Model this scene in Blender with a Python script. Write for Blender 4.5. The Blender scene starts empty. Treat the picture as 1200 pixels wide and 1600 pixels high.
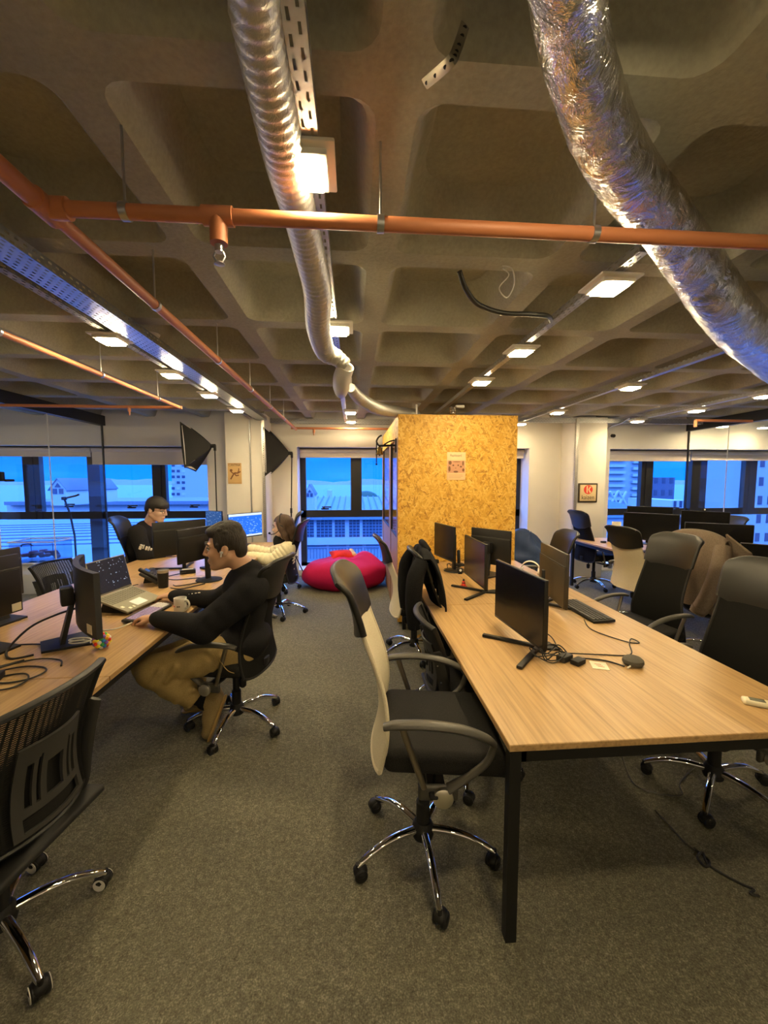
import bpy, bmesh, math, random
import numpy as np
from mathutils import Vector, Matrix, Euler

# ------------------------------------------------------------------ camera, world, exposure
SC = bpy.context.scene
COL = SC.collection
PI = math.pi
CAMZ = 1.66
FPX = 630.0
PITCH = math.atan(50 / FPX)
YAW = math.atan(48 / (FPX / math.cos(PITCH)))
cd = bpy.data.cameras.new('camera')
cd.sensor_fit = 'VERTICAL'; cd.sensor_height = 24.0
cd.lens = FPX / 1600 * 24.0
cd.clip_start = 0.02; cd.clip_end = 3000
cam = bpy.data.objects.new('camera', cd); COL.objects.link(cam)
cam.location = (0, 0, CAMZ)
cam.rotation_euler = (PI/2 - PITCH, 0, -YAW)
SC.camera = cam

SC.view_settings.view_transform = 'Standard'
SC.view_settings.look = 'None'
SC.view_settings.gamma = 1
SC.view_settings.use_curve_mapping = False
SC.view_settings.exposure = 0.58
LAMP_STRENGTH = 215.0
LAMP_COLOR = (1.0, 0.78, 0.43)
SKY_STRENGTH = 1.25

wd = bpy.data.worlds.new('dusk_sky'); SC.world = wd; wd.use_nodes = True
_n = wd.node_tree.nodes; _l = wd.node_tree.links; _n.clear()
def _nd(t, **k):
    x = _n.new(t)
    for a, b in k.items(): setattr(x, a, b)
    return x
_tc = _nd('ShaderNodeTexCoord'); _sep = _nd('ShaderNodeSeparateXYZ'); _l.new(_tc.outputs['Generated'], _sep.inputs[0])
_rp = _nd('ShaderNodeValToRGB'); _l.new(_sep.outputs['Z'], _rp.inputs[0])
_e = _rp.color_ramp.elements
_e[0].position = 0.0; _e[0].color = (0.004, 0.20, 0.62, 1)
_e[1].position = 0.20; _e[1].color = (0.17, 0.42, 0.72, 1)
_x = _e.new(0.07); _x.color = (0.001, 0.165, 0.62, 1)
_mp = _nd('ShaderNodeMapping'); _mp.inputs['Scale'].default_value = (2.2, 2.2, 14)
_l.new(_tc.outputs['Generated'], _mp.inputs[0])
_ns = _nd('ShaderNodeTexNoise'); _ns.inputs['Scale'].default_value = 2.2; _ns.inputs['Detail'].default_value = 5
_l.new(_mp.outputs[0], _ns.inputs['Vector'])
_r2 = _nd('ShaderNodeValToRGB'); _l.new(_ns.outputs['Fac'], _r2.inputs[0])
_r2.color_ramp.elements[0].position = 0.5; _r2.color_ramp.elements[1].position = 0.72
_r2.color_ramp.elements[1].color = (0.30, 0.30, 0.30, 1)
_mx = _nd('ShaderNodeMixRGB'); _l.new(_r2.outputs[0], _mx.inputs[0]); _l.new(_rp.outputs[0], _mx.inputs[1])
_mx.inputs[2].default_value = (0.03, 0.30, 0.75, 1)
_tn = _nd('ShaderNodeMixRGB', blend_type='MULTIPLY'); _tn.inputs[0].default_value = 1; _l.new(_mx.outputs[0], _tn.inputs[1]); _tn.inputs[2].default_value = (1, 1.08, 2.0, 1)   # deep blue dusk, far brighter in blue than the exposure can hold
_bg = _nd('ShaderNodeBackground'); _l.new(_tn.outputs[0], _bg.inputs[0]); 
_bs = _nd('ShaderNodeMapRange'); _l.new(_sep.outputs['Z'], _bs.inputs[0])
for _i, _v in ((1, .11), (2, .32), (3, SKY_STRENGTH), (4, SKY_STRENGTH*4.5)): _bs.inputs[_i].default_value = _v
_l.new(_bs.outputs[0], _bg.inputs[1])
_wo = _nd('ShaderNodeOutputWorld'); _l.new(_bg.outputs[0], _wo.inputs[0])

# ------------------------------------------------------------------ pixel -> place helpers (1200x1600 frame)
_fw = Vector((math.sin(YAW)*math.cos(PITCH), math.cos(YAW)*math.cos(PITCH), -math.sin(PITCH)))
_rt = Vector((math.cos(YAW), -math.sin(YAW), 0)); _up = _rt.cross(_fw)
_C = Vector((0, 0, CAMZ))
def _ray(px, py): return _fw*FPX + _rt*(px-600) + _up*(800-py)
def atY(px, py, Y):
    d = _ray(px, py); return _C + d*(Y/d.y)
def atZ(px, py, z):
    d = _ray(px, py); return _C + d*((z-CAMZ)/d.z)

# ------------------------------------------------------------------ mesh helpers
def V(*a): return Vector(a)
def catmull(pts, k=6, closed=False):
    pts = [Vector(p) for p in pts]; n = len(pts); out = []
    if n < 3: return pts
    rng = n if closed else n-1
    for i in range(rng):
        if closed: p0, p1, p2, p3 = pts[i-1], pts[i], pts[(i+1) % n], pts[(i+2) % n]
        else: p0, p1, p2, p3 = pts[max(i-1, 0)], pts[i], pts[i+1], pts[min(i+2, n-1)]
        for j in range(k):
            t = j/k
            out.append(0.5*((2*p1)+(p2-p0)*t+(2*p0-5*p1+4*p2-p3)*t*t+(3*p1-p0-3*p2+p3)*t*t*t))
    if not closed: out.append(pts[-1])
    return out
def lerplist(vals, n):
    m = len(vals)-1; o = []
    for i in range(n):
        t = i/(n-1)*m; k = min(int(t), m-1); o.append(vals[k]+(vals[k+1]-vals[k])*(t-k))
    return o
class MB:
    def __init__(s, M=None): s.v = []; s.f = []; s.mi = []; s.M = M or Matrix()
    def add(s, vs, fs, mi=0):
        b = len(s.v); M = s.M
        s.v += [tuple(M @ Vector(p)) for p in vs]
        s.f += [tuple(i+b for i in f) for f in fs]; s.mi += [mi]*len(fs)
        return s
    def box(s, lo, hi, mi=0):
        x0, y0, z0 = lo; x1, y1, z1 = hi
        return s.add([(x0,y0,z0),(x1,y0,z0),(x1,y1,z0),(x0,y1,z0),(x0,y0,z1),(x1,y0,z1),(x1,y1,z1),(x0,y1,z1)],
            [(0,3,2,1),(4,5,6,7),(0,1,5,4),(1,2,6,5),(2,3,7,6),(3,0,4,7)], mi)
    def cbox(s, c, sz, R=None, mi=0):
        R = R or Matrix.Identity(3); c = Vector(c); vs = []
        for z in (-.5, .5):
            for x, y in ((-.5,-.5),(.5,-.5),(.5,.5),(-.5,.5)):
                vs.append(c + R @ Vector((x*sz[0], y*sz[1], z*sz[2])))
        return s.add(vs, [(0,3,2,1),(4,5,6,7),(0,1,5,4),(1,2,6,5),(2,3,7,6),(3,0,4,7)], mi)
    def rbox(s, c, sz, r=0.01, seg=2, R=None, mi=0):
        bm = bmesh.new(); bmesh.ops.create_cube(bm, size=1.0)
        bmesh.ops.scale(bm, vec=sz, verts=bm.verts)
        bmesh.ops.bevel(bm, geom=list(bm.edges), offset=min(r, min(sz)*0.49), segments=seg, affect='EDGES', profile=0.5)
        R = R or Matrix.Identity(3); c = Vector(c)
        bm.verts.index_update()
        s.add([c + R @ v.co for v in bm.verts], [tuple(v.index for v in f.verts) for f in bm.faces], mi)
        bm.free(); return s
    def tube(s, pts, r, n=8, closed=False, caps=True, mi=0, flat=None):
        pts = [Vector(p) for p in pts]; N = len(pts)
        rs = [r]*N if not isinstance(r, (list, tuple)) else (r if len(r) == N else lerplist(r, N))
        tang = []
        for i in range(N):
            a = pts[i-1] if (i or closed) else pts[0]
            b = pts[(i+1) % N] if (i < N-1 or closed) else pts[-1]
            t = (b-a); tang.append(t.normalized() if t.length > 1e-9 else V(0,0,1))
        u = tang[0].orthogonal().normalized()
        if flat is not None:
            u = (Vector(flat) - tang[0]*Vector(flat).dot(tang[0])).normalized()
        vs = []; fs = []
        for i in range(N):
            u = (u - tang[i]*u.dot(tang[i])).normalized(); w = tang[i].cross(u)
            for k in range(n):
                a = 2*PI*k/n
                q = rs[i]
                if isinstance(q, tuple): vs.append(pts[i] + u*(math.cos(a)*q[0]) + w*(math.sin(a)*q[1]))
                else: vs.append(pts[i] + (u*math.cos(a)+w*math.sin(a))*q)
        R = N if closed else N-1
        for i in range(R):
            for k in range(n):
                a, b = i*n+k, i*n+(k+1) % n; j = ((i+1) % N)*n
                fs.append((a, b, j+(k+1) % n, j+k))
        if caps and not closed:
            fs.append(tuple(range(n-1, -1, -1))); fs.append(tuple((N-1)*n+k for k in range(n)))
        return s.add(vs, fs, mi)
    def cyl(s, p0, p1, r0, r1=None, n=20, mi=0): return s.tube([p0, p1], [r0, r0 if r1 is None else r1], n, mi=mi)
    def lathe(s, prof, n=24, c=(0,0,0), R=None, mi=0):
        c = Vector(c); R = R or Matrix.Identity(3); vs = []; fs = []; m = len(prof)
        for r, z in prof:
            for k in range(n):
                a = 2*PI*k/n; vs.append(c + R @ Vector((r*math.cos(a), r*math.sin(a), z)))
        for i in range(m-1):
            for k in range(n):
                fs.append((i*n+k, i*n+(k+1) % n, (i+1)*n+(k+1) % n, (i+1)*n+k))
        if prof[0][0] > 1e-6: fs.append(tuple(range(n-1, -1, -1)))
        if prof[-1][0] > 1e-6: fs.append(tuple((m-1)*n+k for k in range(n)))
        return s.add(vs, fs, mi)
    def sphere(s, c, r, n=16, m=10, R=None, mi=0):
        rr = (r, r, r) if not isinstance(r, (tuple, list)) else r
        c = Vector(c); R = R or Matrix.Identity(3); vs = [c + R @ V(0,0,-rr[2])]; fs = []
        for i in range(1, m):
            t = -PI/2 + PI*i/m
            for k in range(n):
                a = 2*PI*k/n
                vs.append(c + R @ V(rr[0]*math.cos(t)*math.cos(a), rr[1]*math.cos(t)*math.sin(a), rr[2]*math.sin(t)))
        vs.append(c + R @ V(0,0,rr[2])); T = len(vs)-1
        for k in range(n): fs.append((0, 1+(k+1) % n, 1+k)); fs.append((T, T-n+k, T-n+(k+1) % n))
        for i in range(m-2):
            for k in range(n): fs.append((1+i*n+k, 1+i*n+(k+1) % n, 1+(i+1)*n+(k+1) % n, 1+(i+1)*n+k))
        return s.add(vs, fs, mi)
    def sheet(s, fn, nu, nv, th=0.004, mi=0, skip=None):
        """a surface fn(u,v) in 0..1, given thickness th along its normals"""
        P = [[Vector(fn(i/nu, j/nv)) for j in range(nv+1)] for i in range(nu+1)]
        top = []; bot = []
        for i in range(nu+1):
            for j in range(nv+1):
                a = P[min(i+1, nu)][j]-P[max(i-1, 0)][j]; b = P[i][min(j+1, nv)]-P[i][max(j-1, 0)]
                nn = a.cross(b); nn = nn.normalized() if nn.length > 1e-12 else V(0,0,1)
                top.append(P[i][j]+nn*th/2); bot.append(P[i][j]-nn*th/2)
        W = nv+1; K = len(top); fs = []
        cells = {(i, j) for i in range(nu) for j in range(nv) if not (skip and skip((i+.5)/nu, (j+.5)/nv))}
        for i, j in cells:
            a, b, c, d = i*W+j, (i+1)*W+j, (i+1)*W+j+1, i*W+j+1
            fs += [(a, b, c, d), (K+d, K+c, K+b, K+a)]
            if (i-1, j) not in cells: fs.append((a, d, K+d, K+a))
            if (i+1, j) not in cells: fs.append((c, b, K+b, K+c))
            if (i, j-1) not in cells: fs.append((b, a, K+a, K+b))
            if (i, j+1) not in cells: fs.append((d, c, K+c, K+d))
        return s.add(top+bot, fs, mi)
    def prism(s, poly, h, O=(0,0,0), X=(1,0,0), Y=(0,1,0), mi=0):
        """polygon in the plane (O,X,Y) extruded by h along X x Y"""
        O, X, Y = Vector(O), Vector(X), Vector(Y); N = X.cross(Y).normalized(); n = len(poly)
        vs = [O+X*a+Y*b for a, b in poly] + [O+X*a+Y*b+N*h for a, b in poly]
        fs = [tuple(range(n-1, -1, -1)), tuple(range(n, 2*n))] + [(i, (i+1) % n, n+(i+1) % n, n+i) for i in range(n)]
        return s.add(vs, fs, mi)
    def text(s, txt, size, O, X, Y, h=0.001, mi=0, align='CENTER', sx=1.0):
        c = bpy.data.curves.new('t', 'FONT'); c.body = txt; c.size = size; c.align_x = align; c.extrude = 0.0005
        o = bpy.data.objects.new('t', c); COL.objects.link(o)
        dg = bpy.context.evaluated_depsgraph_get(); me = bpy.data.meshes.new_from_object(o.evaluated_get(dg))
        O, X, Y = Vector(O), Vector(X), Vector(Y); N = X.cross(Y).normalized()
        s.add([O+X*(p.co.x*sx)+Y*p.co.y+N*(h if p.co.z > 0 else 0) for p in me.vertices], [tuple(f.vertices) for f in me.polygons], mi)
        bpy.data.objects.remove(o); bpy.data.meshes.remove(me); bpy.data.curves.remove(c)
        return s
    def build(s, name, mat, parent=None, smooth=38, label=None):
        me = bpy.data.meshes.new(name); vs = s.v; o = bpy.data.objects.new(name, me)
        if parent is None:
            A = np.array(vs); lo, hi = A.min(0), A.max(0)
            og = Vector(((lo[0]+hi[0])/2, (lo[1]+hi[1])/2, lo[2])); o.location = og
            vs = [(p[0]-og.x, p[1]-og.y, p[2]-og.z) for p in vs]
        else: o.parent = parent
        me.from_pydata(vs, [], s.f); me.update()
        for m in (mat if isinstance(mat, (list, tuple)) else [mat]): me.materials.append(m)
        if any(s.mi): me.polygons.foreach_set('material_index', s.mi)
        if smooth:
            me.polygons.foreach_set('use_smooth', [True]*len(me.polygons)); me.set_sharp_from_angle(angle=math.radians(smooth))
        COL.objects.link(o)
        if label: o['label'] = label
        return o
def rpoly(w, h, r, n=5, cx=0, cy=0):
    o = []
    for sx, sy, a0 in ((1,1,0),(-1,1,90),(-1,-1,180),(1,-1,270)):
        for k in range(n+1):
            a = math.radians(a0+90*k/n); o.append((cx+sx*(w/2-r)+r*math.cos(a), cy+sy*(h/2-r)+r*math.sin(a)))
    return o
def tag(o, label=None, cat=None, group=None, kind=None):
    if label: o['label'] = label
    if cat: o['category'] = cat
    if group: o['group'] = group
    if kind: o['kind'] = kind
    return o
def thing(name, label, cat, loc=(0,0,0), rz=0, group=None):
    o = bpy.data.objects.new(name, None); COL.objects.link(o); o.empty_display_size = 0.1
    o.location = loc; o.rotation_euler = (0, 0, rz)
    return tag(o, label, cat, group)
def copy_tree(o, parent=None):
    c = o.copy(); COL.objects.link(c); c.parent = parent
    for ch in list(o.children): copy_tree(ch, c)
    return c
def place(o, loc, rz, label, cat=None, group=None):
    o.location = loc; o.rotation_euler = (0, 0, rz); return tag(o, label, cat, group)
def struct(mb, name, mat, smooth=38, parent=None):
    o = mb.build(name, mat, parent, smooth); o['kind'] = 'structure'; return o
def RZ(a): return Matrix.Rotation(a, 3, 'Z')

# ------------------------------------------------------------------ materials
def mat(name, col=(.5,.5,.5), rough=.5, metal=0, emit=None, es=0, spec=None, sheen=0, sss=0):
    m = bpy.data.materials.new(name); m.use_nodes = True
    b = m.node_tree.nodes['Principled BSDF']
    b.inputs['Base Color'].default_value = (*col, 1); b.inputs['Roughness'].default_value = rough
    b.inputs['Metallic'].default_value = metal
    if spec is not None: b.inputs['Specular IOR Level'].default_value = spec
    if emit: b.inputs['Emission Color'].default_value = (*emit, 1); b.inputs['Emission Strength'].default_value = es
    if sss: b.inputs['Subsurface Weight'].default_value = sss; b.inputs['Subsurface Radius'].default_value = (.012, .005, .003); b.inputs['Subsurface Scale'].default_value = 1
    return m
class NT:
    """small node-building helper on one material"""
    def __init__(s, m): s.m = m; s.t = m.node_tree; s.b = s.t.nodes.get('Principled BSDF'); s.co = None
    def n(s, ty, ins=None, **k):
        x = s.t.nodes.new(ty)
        for a, b in k.items(): setattr(x, a, b)
        for a, b in (ins or {}).items():
            if hasattr(b, 'is_output') or isinstance(b, bpy.types.NodeSocket): s.t.links.new(b, x.inputs[a])
            else: x.inputs[a].default_value = b
        return x
    def coord(s, scale=(1,1,1), rot=(0,0,0), kind='Object'):
        tc = s.n('ShaderNodeTexCoord'); mp = s.n('ShaderNodeMapping', {'Vector': tc.outputs[kind], 'Scale': scale, 'Rotation': rot})
        return mp.outputs[0]
    def noise(s, vec, scale, detail=3, rough=.5, dist=0):
        return s.n('ShaderNodeTexNoise', {'Vector': vec, 'Scale': scale, 'Detail': detail, 'Roughness': rough, 'Distortion': dist}).outputs['Fac']
    def ramp(s, fac, stops):
        r = s.n('ShaderNodeValToRGB', {'Fac': fac}); e = r.color_ramp.elements
        while len(e) < len(stops): e.new(.5)
        for x, (p, c) in zip(e, stops): x.position = p; x.color = (*c, 1) if len(c) == 3 else c
        return r.outputs[0]
    def math(s, op, a, b=0.0, c=None):
        x = s.n('ShaderNodeMath', operation=op)
        for i, q in enumerate((a, b, c)):
            if q is None: continue
            if isinstance(q, bpy.types.NodeSocket): s.t.links.new(q, x.inputs[i])
            else: x.inputs[i].default_value = q
        return x.outputs[0]
    def mix(s, f, a, b, blend='MIX'):
        x = s.n('ShaderNodeMixRGB', blend_type=blend)
        for i, q in enumerate((f, a, b)):
            if isinstance(q, bpy.types.NodeSocket): s.t.links.new(q, x.inputs[i])
            else: x.inputs[i].default_value = q if i == 0 else (*q, 1)
        return x.outputs[0]
    def color(s, c): s.t.links.new(c, s.b.inputs['Base Color'])
    def rough(s, c): s.t.links.new(c, s.b.inputs['Roughness'])
    def bump(s, h, strength=.3, dist=.01):
        x = s.n('ShaderNodeBump', {'Height': h, 'Strength': strength, 'Distance': dist}); s.t.links.new(x.outputs[0], s.b.inputs['Normal'])
    def cut(s, fac):
        """fac 1 = solid, 0 = hole"""
        out = [n for n in s.t.nodes if n.type == 'OUTPUT_MATERIAL'][0]
        tr = s.n('ShaderNodeBsdfTransparent'); mx = s.n('ShaderNodeMixShader', {0: fac})
        s.t.links.new(tr.outputs[0], mx.inputs[1]); s.t.links.new(s.b.outputs[0], mx.inputs[2]); s.t.links.new(mx.outputs[0], out.inputs[0])
M = {}
def reg(k, *a, **kw): M[k] = mat(k, *a, **kw); return M[k]

# carpet
m = reg('carpet', (.06,.055,.05), .95, spec=.1); t = NT(m); co = t.coord()
a = t.noise(co, 170, 2, .7); b = t.noise(co, 55, 3, .7); c = t.noise(co, 1.3, 3)
t.color(t.mix(t.math('MULTIPLY', c, .35), t.ramp(t.math('MULTIPLY_ADD', a, .6, t.math('MULTIPLY', b, .4)), [(.30,(.058,.056,.042)),(.52,(.175,.167,.122)),(.72,(.42,.40,.31))]), (.12,.115,.085)))
t.bump(a, .6, .006)
# concrete
m = reg('concrete', (.2,.19,.17), .9, spec=.2); t = NT(m); co = t.coord()
a = t.noise(co, 2.2, 5, .6); b = t.noise(t.coord((1,1,1)), 60, 3)
t.color(t.mix(.22, t.ramp(a, [(.3,(.30,.29,.23)),(.7,(.42,.405,.325))]), t.ramp(b, [(.3,(.24,.23,.18)),(.7,(.50,.48,.40))])))
t.bump(t.noise(co, 35, 4), .25, .01)
# painted wall
m = reg('wall_paint', (.74,.71,.66), .75, spec=.25); t = NT(m); co = t.coord()
t.color(t.ramp(t.noise(co, 1.5, 3), [(.3,(.70,.67,.62)),(.7,(.77,.74,.69))])); t.bump(t.noise(co, 120, 2), .08, .004)
reg('sill_white', (.75,.75,.74), .5)
# wood laminate: grain runs along Y
def wood(k, c0, c1, c2, rough=.38, axis='Y'):
    m = reg(k, c1, rough); t = NT(m)
    sc = {'Y': (34,.8,34), 'X': (.8,34,34), 'Z': (34,34,.8)}[axis]
    co = t.coord(sc); a = t.noise(co, 2.2, 5, .6, .4); sc2 = tuple(q*5 for q in sc); b = t.noise(t.coord(sc2), 2.6, 3, .6)
    big = t.noise(t.coord(tuple(q*.12 for q in sc)), 1.6, 2, .5, .6)
    col = t.ramp(a, [(.3, c0), (.5, c1), (.72, c2)])
    col = t.mix(t.math('MULTIPLY', b, .55), col, c0)
    t.color(t.mix(t.math('MULTIPLY', big, .3), col, c1)); t.bump(b, .05, .002)
    return m
wood('oak_top', (.29,.175,.075), (.49,.31,.135), (.62,.41,.19))
wood('oak_edge', (.30,.18,.085), (.42,.26,.125), (.5,.33,.17))
wood('walnut_door', (.20,.11,.06), (.34,.20,.11), (.45,.28,.16), .5, 'Z')
# strand board
m = reg('strand_board', (.6,.36,.1), .55); t = NT(m)
def strands(rot, sc):
    tc = t.n('ShaderNodeTexCoord'); co = t.n('ShaderNodeMapping', {'Vector': tc.outputs['Object'], 'Scale': tuple(1/q for q in sc), 'Rotation': rot}, vector_type='TEXTURE').outputs[0]
    v = t.n('ShaderNodeTexVoronoi', {'Vector': co, 'Scale': 1.0, 'Randomness': 1.0}); return v.outputs['Color'], v.outputs['Distance']
c1, d1 = strands((.1,.15,.1), (11,11,48)); c2, d2 = strands((.1,1.15,.1), (13,13,55)); c3, d3 = strands((.1,-.95,.1), (10,10,44))
sel = t.noise(t.coord((1,1,1)), 13, 2, .5, 2.0)
g1 = t.n('ShaderNodeSeparateColor', {0: c1}).outputs[0]; g2 = t.n('ShaderNodeSeparateColor', {0: c2}).outputs[0]; g3 = t.n('ShaderNodeSeparateColor', {0: c3}).outputs[0]
s1 = t.math('GREATER_THAN', sel, .54); s2 = t.math('GREATER_THAN', sel, .44)
gg = t.mix(s1, t.mix(s2, g1, g2), g3)
base = t.ramp(gg, [(.0,(.42,.19,.018)),(.2,(.66,.34,.04)),(.6,(.80,.46,.065)),(1.0,(.88,.58,.14))])
gr = t.noise(t.coord((1,1,1)), 90, 3)
t.color(t.mix(t.math('MULTIPLY', gr, .25), base, (.45,.22,.03))); t.bump(gg, .25, .004)
# metals & plastics
reg('chrome', (.78,.78,.78), .08, 1.0); reg('steel_grey', (.55,.56,.58), .32, 1.0)
reg('black_metal', (.009,.009,.009), .5, spec=.35); reg('black_plastic', (.010,.010,.011), .5, spec=.35); reg('soft_black', (.012,.012,.013), .62, spec=.35)
reg('grey_plastic', (.035,.034,.033), .5, spec=.4); reg('dark_screen', (.005,.005,.006), .25, spec=.35); reg('cable_black', (.012,.012,.012), .5)
reg('white_plastic', (.72,.70,.66), .35); reg('cream_plastic', (.74,.68,.50), .4); reg('leather_black', (.013,.0125,.012), .40, spec=.45); reg('rubber', (.01,.01,.01), .7)
reg('armpad', (.062,.058,.050), .42)
reg('window_frame', (.012,.012,.014), .4)
reg('pipe_orange', (.52,.195,.085), .5); reg('white_cable', (.65,.64,.6), .5)
reg('smoke_white', (.62,.6,.57), .5); reg('paper_cream', (.80,.74,.58), .7)
m = reg('blind', (.62,.56,.50), .85); t = NT(m); t.bump(t.noise(t.coord((1,1,1)), 300, 1), .1, .002)
# fabrics
def fabric(k, c0, c1, sc=240, rough=.9, bs=.3):
    m = reg(k, c0, rough, spec=.15); t = NT(m); co = t.coord(); a = t.noise(co, sc, 2, .6)
    t.color(t.ramp(a, [(.3, c0), (.7, c1)])); t.bump(a, bs, .003); return m
fabric('seat_fabric', (.012,.012,.012), (.028,.027,.026)); fabric('cream_mesh', (.60,.53,.38), (.76,.69,.53), 320)
fabric('black_cloth', (.006,.006,.007), (.016,.016,.018)); fabric('sweat_black', (.010,.010,.012), (.020,.020,.023)); fabric('khaki', (.30,.215,.085), (.42,.31,.135))
fabric('puffer_cream', (.70,.64,.44), (.80,.74,.54), 60); fabric('olive_cloth', (.34,.30,.17), (.44,.40,.24)); fabric('coat_tan', (.145,.112,.085), (.235,.185,.145), 180)
fabric('shoe_suede', (.25,.18,.08), (.36,.27,.13)); fabric('bean_red', (.47,.010,.075), (.58,.016,.105), 200, .75, .12); fabric('bean_navy', (.012,.028,.085), (.022,.045,.13), 200, .6, .12)
fabric('cushion_red', (.55,.02,.015), (.68,.04,.02)); fabric('cushion_sand', (.6,.36,.16), (.7,.45,.22)); fabric('softbox_cloth', (.010,.010,.011), (.02,.02,.021), 200, .6)
reg('skin', (.60,.36,.235), .5, sss=.15); reg('skin_pale', (.62,.41,.32), .5, sss=.15); reg('skin_pink', (.66,.44,.35), .5, sss=.15)
def hairm(k, c0, c1):
    m = reg(k, c0, .55); t = NT(m); co = t.coord((90,90,14)); a = t.noise(co, 1.5, 4, .7)
    t.color(t.ramp(a, [(.3,c0),(.75,c1)])); t.bump(a, .7, .01)
hairm('hair_dark', (.010,.008,.006), (.04,.028,.019)); hairm('hair_brown', (.035,.018,.010), (.11,.06,.033)); hairm('hair_black', (.006,.005,.006), (.018,.014,.013))
reg('eye_white', (.75,.72,.68), .25); reg('eye_dark', (.012,.008,.006), .15); reg('lip', (.42,.19,.15), .5)
# see-through mesh fabric of chair backs
def netting(k, col, scale, fill):
    m = reg(k, col, .7, spec=.3); t = NT(m); co = t.coord()
    w1 = t.n('ShaderNodeTexWave', {'Vector': co, 'Scale': scale}, wave_type='BANDS', bands_direction='Z').outputs['Fac']
    w2 = t.n('ShaderNodeTexWave', {'Vector': co, 'Scale': scale*.35}, wave_type='BANDS', bands_direction='Y').outputs['Fac']
    t.cut(t.math('MAXIMUM', t.math('GREATER_THAN', w1, 1-fill), t.math('GREATER_THAN', w2, .86)))
    return m
netting('black_mesh', (.010,.010,.010), 42, .62)
# punched galvanised steel
def punched(k, col, px, pz, axis, rough=.38):
    m = reg(k, col, rough, .9); t = NT(m)
    tc = t.n('ShaderNodeTexCoord'); sp = t.n('ShaderNodeSeparateXYZ', {0: tc.outputs['Object']})
    along = sp.outputs[axis]; cross = [sp.outputs[a] for a in 'XYZ' if a != axis]
    across = t.math('ADD', cross[0], cross[1]); row = t.math('FLOOR', t.math('DIVIDE', across, pz))
    u = t.math('FRACT', t.math('ADD', t.math('DIVIDE', along, px), t.math('MULTIPLY', row, .5)))
    v = t.math('FRACT', t.math('DIVIDE', across, pz))
    hu = t.math('LESS_THAN', t.math('ABSOLUTE', t.math('SUBTRACT', u, .5)), .26); hv = t.math('LESS_THAN', t.math('ABSOLUTE', t.math('SUBTRACT', v, .5)), .2)
    t.color(t.ramp(t.noise(t.coord((1,1,1)), 30, 3), [(.3, tuple(q*.85 for q in col)), (.7, col)]))
    t.cut(t.math('SUBTRACT', 1.0, t.math('MULTIPLY', hu, hv)))
    return m
punched('tray_steel_long', (.50,.50,.51), .05, .022, 'Y'); punched('tray_steel_dull', (.42,.41,.38), .05, .022, 'Y', .62); punched('tray_steel_up', (.62,.60,.56), .035, .03, 'Z'); punched('tray_steel_cross', (.5,.5,.5), .05, .022, 'X')
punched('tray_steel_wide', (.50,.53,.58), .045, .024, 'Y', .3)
# foil
m = reg('foil', (.78,.78,.79), .2, 1.0); t = NT(m); co = t.coord()
a = t.noise(t.coord((1,1,1)), 9, 5, .6, 1.8); t.bump(a, .75, .03)
m = reg('flex_metal', (.60,.60,.57), .48, .8); t = NT(m); t.bump(t.noise(t.coord(), 60, 3, .6, .8), .5, .006)
# glass
def glass(k, tint, refl=1.0):
    m = bpy.data.materials.new(k); m.use_nodes = True; M[k] = m; t = NT(m); n = t.t.nodes; n.remove(t.b)
    out = [x for x in n if x.type == 'OUTPUT_MATERIAL'][0]
    tr = t.n('ShaderNodeBsdfTransparent', {0: (*tint, 1)}); gl = t.n('ShaderNodeBsdfGlossy', {'Roughness': .01, 0: (refl,)*3+(1,)})
    lw = t.n('ShaderNodeLayerWeight', {0: .5}); fr = t.n('ShaderNodeMath', {0: t.math('POWER', lw.outputs['Facing'], 5.0), 1: .5, 2: .025}, operation='MULTIPLY_ADD'); mx = t.n('ShaderNodeMixShader', {0: fr.outputs[0], 1: tr.outputs[0], 2: gl.outputs[0]})
    t.t.links.new(mx.outputs[0], out.inputs[0])
glass('glass', (.96,.975,.98)); glass('window_glass', (.95,.97,1.0)); glass('clear_plastic', (.80,.86,.92))
# lamps and screens
reg('lamp_panel', (.9,.85,.7), .5, emit=LAMP_COLOR, es=LAMP_STRENGTH)
reg('lamp_rim', (.80,.77,.70), .45)

# ------------------------------------------------------------------ the setting
XL, XR, YB, YW, YG, ZC = -8.4, 10.6, -3.6, 7.0, 7.4, 2.70
struct(MB().box((XL, YB, -.06), (XR, YW+.45, 0)), 'floor', M['carpet'])
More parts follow.
